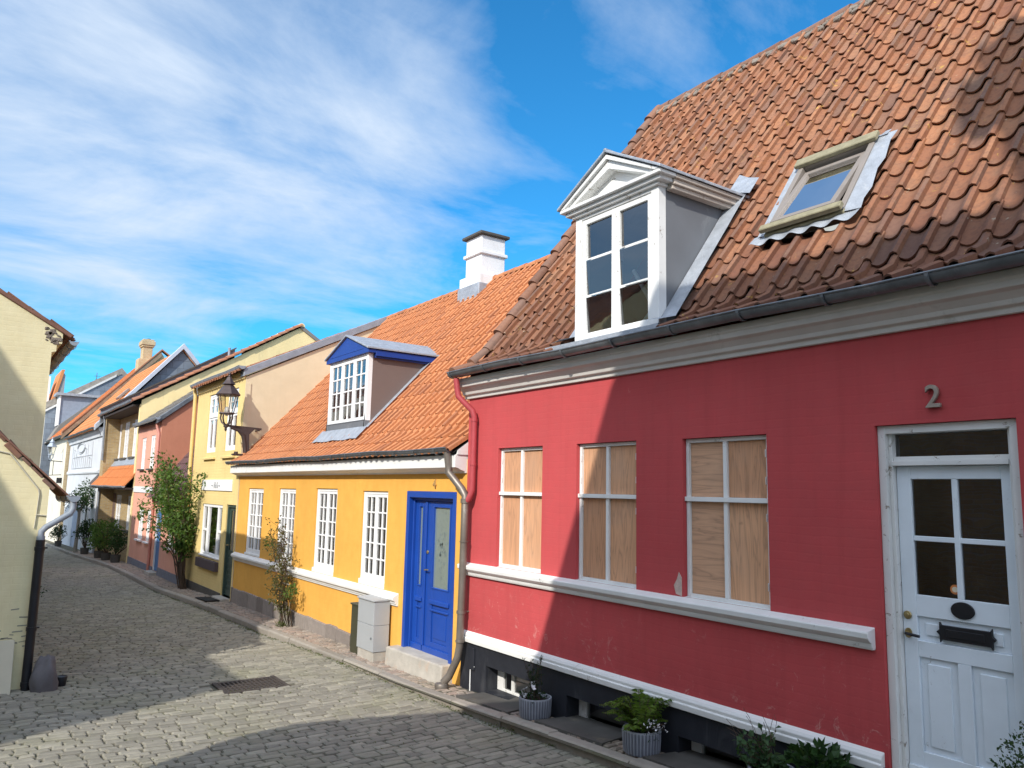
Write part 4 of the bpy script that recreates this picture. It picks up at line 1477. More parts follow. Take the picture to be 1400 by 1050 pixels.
for (p, r) in zip(q, q[1:]): mb.quad(p[0], p[1], r[1], r[0])
for s, yy in ((-1, YDY0), (1, YDY1)):
    a0 = Vector((X, yy, yr_z(X) + .10)); b0 = Vector((7.52, yy, yr_z(7.52) + .10))
    o = Vector((0, s * .10, -.02))
    mb.quad(*([a0, a0 + o, b0 + o, b0] if s > 0 else [b0, b0 + o, a0 + o, a0]))
mb.build('flashing', LEAD, YDM)
mb = MB()
for yy in (YDY0 + .015, YDY1 - .015):
    xr = lambda z: 5.95 + (z - .85) / 1.069
    mb.prism([(X + .101, .9), (X + .101, 2.59), (xr(2.59) + .1, 2.59), (xr(.9) + .1, .9)], 'y', yy - .012, yy + .012)
mb.build('cheek', BROWNC, YDM)
ezz, pkz = 2.61, 3.01; ov = .10; ym = (YDY0 + YDY1) / 2
mb = MB(); mb.prism([(YDY0 - ov, ezz - .045), (YDY1 + ov, ezz - .045), (YDY1 + ov, ezz + .02), (ym, pkz - .02), (YDY0 - ov, ezz + .02)], 'x', X - .05, X + .11); 
mb.prism([(YDY0 + .12, ezz + .045), (YDY1 - .12, ezz + .045), (ym, pkz - .10)], 'x', X - .056, X - .05)
mb.build('pediment', BLUEP, YDM, bevel=.004)
mb = MB()
for s, yy in ((-1, YDY0), (1, YDY1)):
    mb.box(X + .112, 7.68, *sorted((yy + s * .002, yy + s * ov)), ezz - .10, ezz + .015)
    mb.box(X + .112, 7.60, *sorted((yy + s * .002, yy + s * (ov - .04))), ezz - .13, ezz - .10)
mb.build('eave', BLUEP, YDM, bevel=.004)
mb = MB()
for s in (-1, 1):
    e = ym + s * ((YDY1 - YDY0) / 2 + ov + .03)
    xa = X - .09
    a0, a1 = Vector((xa, e, ezz + .025)), Vector((xa, ym, pkz))
    b0, b1 = Vector((7.74, e, ezz + .025)), Vector((8.08, ym, pkz))
    u = Vector((0, 0, .035))
    vs = [a0, a1, b1, b0, a0 + u, a1 + u, b1 + u, b0 + u]
    fs = [(0, 3, 2, 1), (4, 5, 6, 7), (0, 1, 5, 4), (1, 2, 6, 5), (2, 3, 7, 6), (3, 0, 4, 7)]
    mb.add(vs, fs if s < 0 else [tuple(reversed(q)) for q in fs])
mb.build('dormer_roof', LEAD, YDM, bevel=.005)
# blue double door
a, b, c, d = YD
mb = MB()
f1 = .085
mb.box(YX - .015, YX + .19, a + .003, a + f1, c, d - .003); mb.box(YX - .015, YX + .19, b - f1, b - .003, c, d - .003)
mb.box(YX - .013, YX + .19, a + f1, b - f1, d - .10, d - .003)
mb.box(YX + .06, YX + .188, a + f1, a + f1 + .03, c, d - .10); mb.box(YX + .06, YX + .188, b - f1 - .03, b - f1, c, d - .10)
mb.box(YX + .061, YX + .188, a + f1 + .03, b - f1 - .03, d - .145, d - .10)
BDF = mb.build('door_frame', BLUE, YH, bevel=.006)
def leafdoor(p, q, gl_w, lock):
    mb = MB(); g = MB()
    x0, x1 = YX + .10, YX + .15
    z0_, z1_ = c + .01, d - .15
    s = (q - p - gl_w) / 2
    gz0, gz1 = -1.42, -.25
    mb.box(x0, x1, p, p + s, z0_, z1_); mb.box(x0, x1, q - s, q, z0_, z1_)
    mb.box(x0 + .001, x1, p + s, q - s, gz1, z1_)
    mb.box(x0 + .001, x1, p + s, q - s, -1.62, gz0)
    mb.box(x0 + .001, x1, p + s, q - s, z0_, -2.20)
    mb.box(x0 + .018, x1 - .005, p + s, q - s, -2.20, -1.62)
    if gl_w > .2: mb.box(x0 + .008, x1 - .006, p + s + .05, q - s - .05, -2.14, -1.80)
    mb.box(x0 - .025, x0 + .001, p + s - .05, q - s + .05, -1.66, -1.60)
    mb.box(x0 - .016, x0 + .001, p + s - .04, q - s + .04, -1.76, -1.73)
    mb.box(x0 - .028, x0 + .001, p + .01, q - .01, z0_, z0_ + .09)
    for t_ in (.012,):
        for (ya, yb) in ((p + s - .02, p + s), (q - s, q - s + .02)): mb.box(x0 - t_, x0 + .001, ya, yb, gz0 - .02, gz1 + .02)
        for (za, zb_) in ((gz0 - .02, gz0), (gz1, gz1 + .02)): mb.box(x0 - t_ + .001, x0 + .001, p + s, q - s, za, zb_)
    o = mb.build('door', BLUE, YH, bevel=.005)
    g.quad((x0 + .02, q - s, gz0), (x0 + .02, p + s, gz0), (x0 + .02, p + s, gz1), (x0 + .02, q - s, gz1))
    g.build('pane', MILK, o)
    return o
ysp = 10.50
d1 = leafdoor(a + f1 + .035, ysp - .004, .46, 1)
d2 = leafdoor(ysp + .004, b - f1 - .035, .10, 0)
mb = MB(); mb.box(YX + .072, YX + .10, ysp - .025, ysp + .025, c + .1, d - .16); mb.build('astragal', BLUE, d2, bevel=.006)
mb = MB(); mb.tube([(YX + .075, ysp - .06, -1.18), (YX + .045, ysp - .06, -1.18), (YX + .04, ysp - .17, -1.17)], .011, 8); mb.build('handle', BRASS, d1, smooth=True)
mb = MB(); ellipse(ysp - .055, -.92, .028, .028, YX + .085, YX + .10, mb, 16); mb.build('lock', BRASS, d1, bevel=.003)
# etched flowers on the glass
mb = MB(); rng = random.Random(31)
for k in range(46):
    zz = rng.gauss(-.86, .17)
    yy = 10.07 + rng.gauss(0, .06) - (zz + .9) * .10
    n = 5
    r = rng.uniform(.007, .02)
    pts = [(yy + r * math.cos(2 * PI * i / n + k), zz + r * 1.5 * math.sin(2 * PI * i / n + k)) for i in range(n)]
    mb.add([(YX + .1185, p[0], p[1]) for p in pts], [tuple(reversed(range(n)))])
mb.build('etched_flowers', simple('etched_dark', (.12, .15, .15), .8), d1)

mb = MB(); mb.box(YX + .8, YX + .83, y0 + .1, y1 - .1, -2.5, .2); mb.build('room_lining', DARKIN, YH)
# ---- cabinets in front of the house
r_ = root('meter_cabinet', (5.62, 11.7, zp(11.7)), 'pale grey metal utility cabinet on a concrete foot beside blue door', 'cabinet')
mb = MB()
ca, cb, cx0, cx1 = 11.34, 11.93, 5.50, 5.77
mb.box(cx0, cx1, ca, cb, -2.10, -1.74); mb.box(cx0, cx1, ca, cb, -2.50, -2.106); mb.box(cx0 + .01, cx1 - .01, ca + .01, cb - .01, -2.106, -2.10)
mb.add([(cx0 - .02, ca - .015, -1.739), (cx0 - .02, cb + .015, -1.739), (cx1 + .01, cb + .015, -1.739), (cx1 + .01, ca - .015, -1.739), (cx0 - .02, ca - .015, -1.72), (cx0 - .02, cb + .015, -1.72), (cx1 + .01, cb + .015, -1.70), (cx1 + .01, ca - .015, -1.70)], [(0, 1, 2, 3), (4, 7, 6, 5), (0, 4, 5, 1), (1, 5, 6, 2), (2, 6, 7, 3), (3, 7, 4, 0)])
mb.build('housing', GREYBOX, r_, bevel=.006)
mb = MB(); mb.box(cx0 + .015, cx1, ca + .01, cb - .01, -2.78, -2.50); mb.build('foot', CONC, r_, bevel=.008)
mb = MB(); ellipse(ca + .07, -2.3, .018, .018, cx0 - .008, cx0, mb, 12); mb.build('lock', ZINCD, r_)
r_ = root('cable_cabinet', (5.68, 12.35, zp(12.35)), 'narrow dark olive metal cabinet standing behind grey utility cabinet', 'cabinet')
mb = MB(); mb.box(5.57, 5.78, 12.05, 12.34, -2.72, -1.90); mb.build('housing', GREENBOX, r_, bevel=.006)
mb = MB(); mb.box(5.55, 5.79, 12.03, 12.36, -1.90, -1.872); mb.build('lid', GREENBOX, r_, bevel=.006)

# ================================================================== PALE YELLOW HOUSE (two storeys)
PH = root('pale_yellow_house', (D, 22.4, -2.9), 'narrow two storey pale yellow house with beige gable and white name plaque', 'house')
y0, y1 = 19.96, 24.74
PW = (21.25, 23.25, -1.92, -.50)
PD = (20.05, 20.88, -2.76, -.47)
PU = [(22.40, 23.42, .93, 2.60), (20.52, 21.52, .93, 2.02 + .55)]
PRX, PRZ = 10.6, 5.22
mb = MB()
facade(mb, D, y0, y1, -2.95, 2.86, [PW, PD] + PU, .13)
mb.quad((14.8, y0, -3), (14.8, y1, -3), (14.8, y1, 3), (14.8, y0, 3))
mb.build('wall', PALE, PH)
mb = MB()
mb.add([(D, y0, -2.95), (D, y0, 2.78), (PRX, y0, PRZ), (14.8, y0, 3.0), (14.8, y0, -2.95)], [(4, 3, 2, 1, 0)])
mb.build('gable', BEIGE, PH)
mb = MB()
mb.add([(D, y1, -2.95), (D, y1, 2.78), (PRX, y1, PRZ), (14.8, y1, 3.0), (14.8, y1, -2.95)], [(0, 1, 2, 3, 4)])
mb.build('far_gable', BEIGE, PH)
mb = MB(); mb.box(D - .03, D + .015, y0 + .95, y1, -3.1, -2.72); mb.build('plinth', SLAB, PH)
mb = MB(); mb.box(D - .004, D + .13, y0 - .022, y0 - .001, 1.0, 2.62); mb.build('corner_strip', BEIGE, PH)
mb = MB()
mb.box(D - .05, D + .01, y0 - .02, y1, 2.86, 2.95)
mb.build('cornice', PALE, PH)
mb = MB()
y = y0 + .02
while y < y1:
    mb.box(D - .045, D + .005, y, y + .06, 2.74, 2.858); y += .12
mb.build('dentils', CREAMG, PH)
gutter('gutter', PH, ZINC, 5.66, 3.03, 19.86, 24.95, r=.085, step=.8)
mb = MB(); mb.tube([(5.68, 24.84, 2.98), (5.72, 24.80, 2.7), (5.73, 24.80, 0), (5.73, 24.80, -2.9)], .055, 12)
mb.build('downpipe', YELP, PH, smooth=True)
prof_p = [(5.60, 2.90), (PRX, PRZ + .12)]
PRf = pantile_roof('roof', PH, TBRN, y0, y1, prof_p, w=.24, L=.36, A=.045, seed=12, n=6)
mb = MB(); mb.prism([(PRX - .05, PRZ), (PRX, PRZ + .15), (15, 3.0), (14.9, 2.9)], 'y', y0, y1); mb.build('rear_slope', TBRN, PRf)
mb = MB()
mb.add([(5.72, y0 - .06, 2.78), (PRX, y0 - .06, PRZ), (PRX, y0 - .06, PRZ + .20), (5.72, y0 - .06, 2.98)] + [(5.72, y0 + .25, 2.78), (PRX, y0 + .25, PRZ), (PRX, y0 + .25, PRZ + .20), (5.72, y0 + .25, 2.98)], [(0, 1, 2, 3), (3, 2, 6, 7), (7, 6, 5, 4), (0, 3, 7, 4), (0, 4, 5, 1)])
mb.add([(PRX, y0 - .06, PRZ), (14.8, y0 - .06, 2.98), (14.8, y0 - .06, 3.15), (PRX, y0 - .06, PRZ + .20)] + [(PRX, y0 + .25, PRZ), (14.8, y0 + .25, 2.98), (14.8, y0 + .25, 3.15), (PRX, y0 + .25, PRZ + .20)], [(0, 1, 2, 3), (3, 2, 6, 7), (7, 6, 5, 4), (0, 4, 5, 1)])
mb.build('verge_coping', ZINC, PRf, bevel=.01)
for w in PU:
    a, b, c, d = w
    window(PH, D + .03, a + .004, b - .004, c + .004, d - .004, WHITE, 2, 1, 1, fw_=.07, sash=.06, transom=.62, rows2=2, curtain=[(a + .08, b - .08, c + .3, d - .2)])
    mb = MB(); mb.box(D - .07, D + .01, a - .08, b + .08, c - .20, c - .145); mb.build('sill', PALE, PH, bevel=.005)
a, b, c, d = PW
mb, g = MB(), MB()
X = D + .02
mb.box(X, X + .08, a, a + .07, c, d); mb.box(X, X + .08, b - .07, b, c, d); mb.box(X + .002, X + .08, a + .07, b - .07, d - .08, d); mb.box(X + .002, X + .08, a + .07, b - .07, c, c + .10)
m1_, m2_ = a + .46, b - .52
for yy in (m1_, m2_): mb.box(X + .003, X + .08, yy - .06, yy + .06, c + .10, d - .08)
for (p, q) in ((a + .07, m1_ - .06), (m2_ + .06, b - .07)):
    mb.box(X + .01, X + .06, p, q, (c + d) / 2 - .03, (c + d) / 2 + .03)
g.quad((X + .04, b - .07, c + .1), (X + .04, a + .07, c + .1), (X + .04, a + .07, d - .08), (X + .04, b - .07, d - .08))
w_ = mb.build('window', WHITE, PH, bevel=.004); g.build('pane', GLASS, w_)
mb = MB(); mb.box(X - .05, X + .01, a - .02, b + .02, c - .004, c + .035); mb.build('sill', WHITE, w_, bevel=.004)
mb = MB(); mb.box(D - .10, D + .005, a, b + .02, -2.22, -1.98); mb.build('ledge', simple('dark_brown_ledge', (.075, .055, .06), .7), w_, bevel=.008)
a, b, c, d = PD
mb = MB(); X = D + .03
mb.box(X, X + .1, a, a + .06, c, d); mb.box(X, X + .1, b - .06, b, c, d); mb.box(X + .002, X + .1, a + .06, b - .06, d - .07, d)
df = mb.build('door_frame', TEAL, PH, bevel=.004)
mb = MB(); x0 = X + .05
mb.box(x0 + .012, x0 + .05, a + .065, b - .065, c + .01, d - .075)
for (p, q) in ((a + .065, a + .16), (b - .16, b - .065)): mb.box(x0, x0 + .012, p, q, c + .01, d - .075)
for (p, q) in ((c + .01, c + .15), (-1.75, -1.62), (-.62, d - .075)): mb.box(x0 + .001, x0 + .012, a + .16, b - .16, p, q)
for k in range(6): mb.box(x0 + .002, x0 + .016, a + .16, b - .16, -2.55 + k * .14, -2.50 + k * .14)
dr = mb.build('door', TEAL, PH, bevel=.004)
mb = MB(); mb.tube([(x0, b - .11, -1.5), (x0 - .05, b - .11, -1.5)], .02, 8); mb.build('handle', BRASS, dr, smooth=True)
mb = MB(); mb.quad((x0 + .011, b - .16, -1.62), (x0 + .011, a + .16, -1.62), (x0 + .011, a + .16, -.62), (x0 + .011, b - .16, -.62)); mb.build('pane', GLASSD, dr)
mb = MB(); mb.box(D - .22, D + .13, a, b, -3.0, c); mb.build('doorstep', CONC, PH, bevel=.01)
mb = MB(); mb.box(D - .03, D + .002, 20.48, 23.42, -.13, .165); pq = mb.build('name_plaque', WHITE, PH, bevel=.006)
text_mesh('lettering', '~ 16 6 ~', .24, .006, simple('grey_letter_paint', (.20, .21, .22), .6), pq, (D - .034, 21.97, -.06))
# door mat
mb = MB(); mb.add([(5.28, 20.1, 0), (5.66, 20.15, 0), (5.66, 21.05, 0), (5.28, 21.0, 0)], [(0, 1, 2, 3)])
mb = MB()
q = [(5.26, 20.15), (5.68, 20.1), (5.68, 21.1), (5.26, 21.2)]
mb.add([(x, y, zp(y) + .016) for x, y in q] + [(x, y, zp(y) + .034) for x, y in q], [(3, 2, 1, 0), (4, 5, 6, 7), (0, 1, 5, 4), (1, 2, 6, 5), (2, 3, 7, 6), (3, 0, 4, 7)])
tag(mb.build('door_mat', RUBBER, bevel=.004), 'black rubber door mat on the pavement before dark green door', 'door mat')

# ---- street lamp on the gable
def lantern(r_, c, s=1.0, mats=(LAMPM, LAMPG)):
    """hexagonal lantern hanging its foot at c"""
    mm, gg = mats
    x, y, z = c
    def ring(mb, prof, n=6, rot=PI / 6):
        vs, fs = [], []
        for (r, h) in prof:
            for k in range(n):
                a = 2 * PI * k / n + rot
                vs.append((x + r * s * math.cos(a), y + r * s * math.sin(a), z + h * s))
        for i in range(len(prof) - 1):
            for k in range(n): fs.append((i * n + k, i * n + (k + 1) % n, (i + 1) * n + (k + 1) % n, (i + 1) * n + k))
        fs.append(tuple(reversed(range(n)))); fs.append(tuple(range((len(prof) - 1) * n, len(prof) * n)))
        mb.add(vs, fs)
    mb = MB()
    ring(mb, [(.29, .66), (.30, .69), (.13, .91), (.10, .93)]); ring(mb, [(.11, .925), (.165, .945), (.15, .965), (.09, 1.04), (.05, 1.12), (.03, 1.14)])
    mb.lathe((x, y, z + 1.13 * s), [(.02 * s, 0), (.03 * s, .02 * s), (.022 * s, .05 * s), (.035 * s, .075 * s), (.02 * s, .11 * s), (.004 * s, .13 * s)], 10)
    mb.build('lantern_roof', mm, r_)
    g = MB()
    ring(g, [(.155, .235), (.245, .66)])
    g.build('lantern_glass', gg, r_)
    fr = MB()
    for k in range(6):
        a = 2 * PI * k / 6 + PI / 6
        fr.tube([(x + .158 * s * math.cos(a), y + .158 * s * math.sin(a), z + .23 * s), (x + .25 * s * math.cos(a), y + .25 * s * math.sin(a), z + .67 * s)], .011 * s, 6)
    ring(fr, [(.165, .20), (.19, .215), (.185, .24), (.15, .245)])
    fr.build('lantern_frame', mm, r_)
    c_ = MB()
    for k in range(4):
        a = 2 * PI * k / 4 + PI / 4
        pts = [(.15, .20), (.16, .10), (.12, 0), (.04, -.06)]
        c_.tube([(x + p * s * math.cos(a), y + p * s * math.sin(a), z + h * s) for p, h in pts], .02 * s, 8)
    c_.lathe((x, y, z - .22 * s), [(.005 * s, 0), (.03 * s, .03 * s), (.03 * s, .09 * s), (.06 * s, .11 * s), (.06 * s, .16 * s), (.04 * s, .18 * s)], 12)
    c_.build('cradle', mm, r_, smooth=True)
    b = MB(); b.lathe((x, y, z + .16 * s), [(.03 * s, 0), (.045 * s, .06 * s), (.07 * s, .12 * s), (.05 * s, .2 * s), (.02 * s, .23 * s)], 12)
    b.build('lamp_globe', simple('milk_glass', (.75, .76, .74), .3), r_, smooth=True)
lx_, ly_, lz_ = 5.28, 19.58, 1.55
SL = root('street_lamp', (5.95, 19.9, 1.0), 'old brown metal lantern on a wall bracket between ochre and pale yellow houses', 'street lamp')
lantern(SL, (lx_, ly_, lz_))
mb = MB()
zt = lz_ - .10
mb.obox((lx_ - .05, ly_ - .022, zt), (.95, .08, -.035), (0, .044, 0), (0, 0, .05))
pts = [Vector((lx_ + .12, ly_ + .01, zt - .02)), Vector((lx_ + .32, ly_ + .03, zt - .07)), Vector((lx_ + .45, ly_ + .045, zt - .20)), Vector((lx_ + .50, ly_ + .05, zt - .42)), Vector((lx_ + .52, ly_ + .05, zt - .62))]
mb.tube(pts, .04, 8, radii=[.03, .045, .055, .05, .055])
mb.prism([(pts[0].x + .02, pts[0].z + .02), (pts[1].x, pts[1].z - .03), (pts[2].x - .03, pts[2].z), (pts[3].x - .04, pts[3].z), (pts[4].x - .05, pts[4].z), (pts[4].x + .12, pts[4].z), (pts[3].x + .10, pts[3].z), (pts[2].x + .14, pts[2].z + .04), (pts[1].x + .42, pts[0].z + .02)], 'y', ly_ + .02, ly_ + .05)
mb.obox((lx_ + .22, ly_ - .0, zt - .70), (.85, .10, -.0), (0, .07, 0), (0, 0, .05))
mb.tube([(lx_ + .30, ly_ + .05, zt - .66), (lx_ + .30, 19.97, zt - .66)], .02, 8); mb.tube([(lx_ + .85, ly_ + .1, zt - .04), (lx_ + .85, 19.97, zt - .04)], .02, 8)
mb.tube([(lx_ + .30, ly_ + .05, zt - .68), (lx_ + .30, ly_ + .05, zt - .60)], .05, 8); mb.tube([(lx_ + 1.0, ly_ + .12, zt - .70), (lx_ + 1.0, ly_ + .12, zt - .6)], .05, 8)
mb.build('bracket', LAMPM, SL, smooth=True)

# ================================================================== PINK HOUSE
KH = root('salmon_house', (D, 29.3, -3.0), 'salmon pink house with blue door behind climbing rose and terracotta gable wall', 'house')
y0, ym_, y1 = 24.76, 29.72, 33.93
KW = [(31.6, 32.5, -2.03, -.85), (30.2, 30.95, -2.03, -.90), (26.6, 27.4, -2.0, -1.13), (25.2, 25.95, -2.0, -1.13)]
KD = (28.5, 29.42, -2.92, -.80)
KU = [(32.30, 33.05, .58, 1.77), (30.62, 31.40, .58, 1.80)]
mb = MB()
facade(mb, D, y0, ym_, -3.2, -.30, [KD, KW[2], KW[3]], .14)
facade(mb, D, ym_, y1, -3.2, 2.22, KW[:2] + KU, .14)
mb.quad((14.5, y0, -3.2), (14.5, y1, -3.2), (14.5, y1, 1), (14.5, y0, 1))
mb.build('wall', PINK, KH)
mb = MB(); mb.box(D - .03, D + .012, y0, KD[0], -3.3, -2.74); mb.box(D - .03, D + .012, KD[1], y1, -3.3, -2.80); mb.build('plinth', simple('blue_grey_plinth', (.17, .18, .22), .8, var=.15), KH)
KR = 8.1
gz = lambda x: 2.32 + .82 * (x - D)
mb = MB()
mb.add([(D, ym_, -3.2), (D, ym_, 2.26), (KR, ym_, gz(KR)), (14.6, ym_, 1.0), (14.6, ym_, -3.2)], [(4, 3, 2, 1, 0)])
mb.add([(D, y1, -3.2), (D, y1, 2.26), (KR, y1, gz(KR)), (14.6, y1, 1.0), (14.6, y1, -3.2)], [(0, 1, 2, 3, 4)])
mb.build('gable', TERRA, KH)
mb = MB()       # verge capping and slate slope
e0, e1 = Vector((5.62, ym_ - .10, gz(5.62) - .02)), Vector((KR, ym_ - .10, gz(KR)))
mb.obox(e0, e1 - e0, (0, .28, 0), (-.02, 0, .17)); mb.build('verge_coping', ZINCD, KH, bevel=.01)
pantile_roof('roof', KH, TGRY, ym_, y1, [(5.55, 2.24), (KR, gz(KR) + .0)], w=.3, L=.36, A=.02, seed=5, n=4)
gutter('gutter', KH, ZINC, 5.63, 2.36, ym_ - .15, y1 + .05, r=.085, step=.8)
mb = MB(); mb.tube([(5.66, 29.98, 2.3), (5.70, 29.95, 2.02), (5.74, 29.80, 1.80), (5.745, 29.80, 0), (5.745, 29.80, -3)], .05, 10); mb.build('downpipe', simple('pink_pipe_paint', (.52, .22, .17), .5), KH, smooth=True)
lowz = lambda x: -.22 + 1.33 * (x - 5.75)
pantile_roof('low_roof', KH, TDRK, y0, ym_ - .02, [(5.55, -.42), (9.0, lowz(9.0))], w=.28, L=.30, A=.018, seed=6, n=4)
mb = MB(); mb.quad((9.0, y0, -3), (9.0, ym_, -3), (9.0, ym_, lowz(9)), (9.0, y0, lowz(9))); mb.build('low_back', PINK, KH)
mb = MB(); mb.box(D - .03, D + .01, ym_, y1, -.31, -.09); mb.build('white_band', WHITE, KH, bevel=.004)
for w in KW + KU:
    a, b, c, d = w
    wo = window(KH, D + .02, a, b, c, d, WHITE, 2, 1, 3, fw_=.06, sash=.055, curtain=[(a + .1, b - .1, c + .05, d - .05)])
    mb = MB(); mb.box(D - .10, D + .03, a - .06, b + .06, c - .06, c - .004); mb.build('sill', WHITE if c < 0 else SLAB, wo, bevel=.005)
a, b, c, d = KD
mb = MB(); X = D + .02; mb.box(X, X + .1, a, a + .07, c, d); mb.box(X, X + .1, b - .07, b, c, d); mb.box(X + .001, X + .1, a + .07, b - .07, d - .07, d); mb.build('door_frame', WHITE, KH)
mb = MB(); mb.box(X + .04, X + .08, a + .07, b - .07, c, d - .07)
for (p, q) in ((-2.75, -2.1), (-1.95, -1.0)): mb.box(X + .03, X + .04, a + .2, b - .2, p, q)
mb.build('door', BLUED, KH, bevel=.005)
mb = MB(); mb.box(D - .25, D + .05, a, b, -3.2, c); mb.build('doorstep', CONC, KH)

# ================================================================== BRICK HOUSE with rendered gable
BH = root('brick_house', (D, 38.5, -3.2), 'yellow brick house with stained cream gable and orange tiled porch roof', 'house')
y0, y1 = 33.98, 43.0
BX = 6.3
BW = [(41.35, 42.55, 1.2, 2.87), (39.3, 40.55, 1.2, 2.87), (37.3, 38.3, 1.2, 2.87)]
BL = [(39.75, 41.2, -2.05, -.52), (37.0, 38.2, -2.0, -.52)]
mb = MB()
facade(mb, BX, y0, y1 - .9, -3.6, 3.3, BW + BL, .14)
mb.quad((18.5, y0, -3.6), (18.5, y1, -3.6), (18.5, y1, 3), (18.5, y0, 3))
mb.build('wall', BRICKB, BH)
mb = MB(); mb.box(5.72, BX + .3, y1 - .9, y1, -3.6, 3.45); mb.build('pier', BRICKB, BH)
mb = MB(); mb.box(D - .02, BX, y0 + .02, y0 + .3, -3.3, 3.2); mb.build('near_pier', CREAMG, BH)
PKX, PKZ = 12.19, 7.25
sl = (PKZ - 3.42) / (PKX - 5.83)
mb = MB()
mb.add([(D, y0, -3.3), (D, y0, 3.36), (PKX, y0, PKZ), (18.5, y0, 3.3), (18.5, y0, -3.3)], [(4, 3, 2, 1, 0)])
mb.build('gable', CREAMG, BH)
prof_b = [(5.50, 3.30), (PKX, PKZ + .08)]
BR = pantile_roof('roof', BH, TBRN, y0 - .05, y1, prof_b, w=.25, L=.37, A=.05, seed=14, n=5)
mb = MB(); rake_row(mb, y0 - .02, prof_b, r=.12, L=.37, hoff=.0); mb.build('verge_tiles', TBRN, BR, smooth=True)
mb = MB(); ridge_row(mb, y0 - .08, y1, PKX, PKZ + .06, r=.14, L=.42); mb.build('ridge_tiles', CREAMG, BR, smooth=True)
mb = MB(); mb.prism([(PKX - .05, PKZ - .05), (PKX, PKZ + .1), (18.7, 3.3), (18.5, 3.2)], 'y', y0 - .06, y1); mb.build('rear_slope', TGRY, BR)
mb = MB()       # raised far firewall with lead cover
z_ = lambda x: 3.42 + sl * (x - 5.83)
mb.add([(5.55, y1, z_(5.55) - .3), (PKX - .4, y1, z_(PKX - .4) - .3), (PKX - .4, y1, z_(PKX - .4) + .42), (5.55, y1, z_(5.55) + .36)] + [(5.55, y1 + .3, z_(5.55) - .3), (PKX - .4, y1 + .3, z_(PKX - .4) - .3), (PKX - .4, y1 + .3, z_(PKX - .4) + .42), (5.55, y1 + .3, z_(5.55) + .36)], [(0, 1, 2, 3), (3, 2, 6, 7), (7, 6, 5, 4), (1, 5, 6, 2), (0, 3, 7, 4)])
mb.build('firewall', LEADC, BR)
mb = MB(); e0, e1 = Vector((5.5, y1 - .08, z_(5.5) + .36)), Vector((PKX - .35, y1 - .08, z_(PKX - .35) + .42)); mb.obox(e0, e1 - e0, (0, .45, 0), (0, 0, .09)); mb.build('firewall_cap', CAPM, BR)
mb = MB(); mb.tube([(9.75, 36.5, 5.6), (9.75, 36.5, 6.35)], .06, 8); mb.build('vent_pipe', ZINC, BR)
gutter('gutter', BH, ZINC, 5.50, 3.36, y0 + .3, y1 + .2, r=.09, step=.9)
mb = MB(); mb.box(5.55, BX, y0 + .3, y1 - .9, 3.12, 3.2); mb.build('soffit', simple('dark_brown_soffit', (.035, .025, .022), .8), BH)
mb = MB(); mb.tube([(5.55, 42.0, 3.3), (5.62, 42.05, 3.0), (5.66, 42.05, 1.1)], .05, 8); mb.tube([(5.66, 42.1, 0.0), (5.66, 42.1, -3.3)], .05, 8); mb.build('downpipe', ZINC, BH, smooth=True)
for w in BW + BL:
    a, b, c, d = w
    wo = window(BH, BX + .03, a, b, c, d, WHITE, 2, 1, 3 if c > 0 else 3, fw_=.09, sash=.075, curtain=[(a + .15, b - .15, c + .1, d - .1)])
    mb = MB(); mb.box(BX - .12, BX + .02, a - .1, b + .1, c - .10, c - .004); mb.build('sill', SLAB, wo)
mb = MB(); mb.box(BX - .01, BX + .01, 41.3, 42.05, -2.6, -.45); mb.build('brown_panel', brickwork('brown_brick', (.17, .10, .08), (.13, .08, .06), (.2, .16, .13)), BH)
PRC = pantile_roof('porch_roof', BH, TORG, y0 + .02, 43.05, [(5.45, -.10), (6.28, 1.02)], w=.26, L=.40, A=.05, seed=19, n=5)
mb = MB(); mb.obox((6.08, y0, .74), (.24, 0, .36), (0, y1 - y0 - .9, 0), (-.02, 0, .10)); mb.build('lead_apron', LEAD, PRC)
mb = MB(); mb.obox((5.40, 43.05, -.10), (.9, 0, 1.15), (0, .16, 0), (-.05, 0, .12)); mb.build('verge_flashing', LEADC, PRC)
mb = MB(); mb.box(5.42, BX, y0 + .02, 43.0, -.22, -.15); mb.build('porch_soffit', MATS['dark_brown_soffit'], PRC)
gutter('porch_gutter', BH, ZINC, 5.40, -.10, y0, 43.1, r=.07, step=.9)

# ================================================================== WHITE HOUSE
WH = root('pale_grey_house', (D, 50, -3.5), 'pale blue grey house with oval ornament and bright orange tile roof', 'house')
y0, y1 = 43.4, 57.0
WD = (46.25, 47.1, -3.3, -.72)
WW = [(48.2, 49.3, -2.6, -.9)]
mb = MB(); facade(mb, D, y0, y1, -4.1, 2.85, [WD] + WW, .15)
mb.quad((13.2, y0, -4), (13.2, y1, -4), (13.2, y1, 3), (13.2, y0, 3))
mb.build('wall', GREYW, WH)
WPX, WPZ = 9.25, 7.25
mb = MB()
for yy in (y0 + .3, y1):
    v = [(D, yy, -4.1), (D, yy, 2.9), (WPX, yy, WPZ - .1), (13.2, yy, 2.9), (13.2, yy, -4.1)]
    mb.add(v, [(4, 3, 2, 1, 0) if yy < y1 else (0, 1, 2, 3, 4)])
mb.build('slate_gable', SLATEB, WH)
prof_w = [(5.45, 2.72), (WPX, WPZ)]
WR = pantile_roof('roof', WH, TORG, y0 + .3, y1, prof_w, w=.27, L=.40, A=.055, seed=23, n=5)
mb = MB(); mb.prism([(WPX - .05, WPZ - .1), (WPX, WPZ), (13.3, 2.9), (13.2, 2.8)], 'y', y0 + .3, y1); mb.build('rear_slope', TORG, WR)
mb = MB()
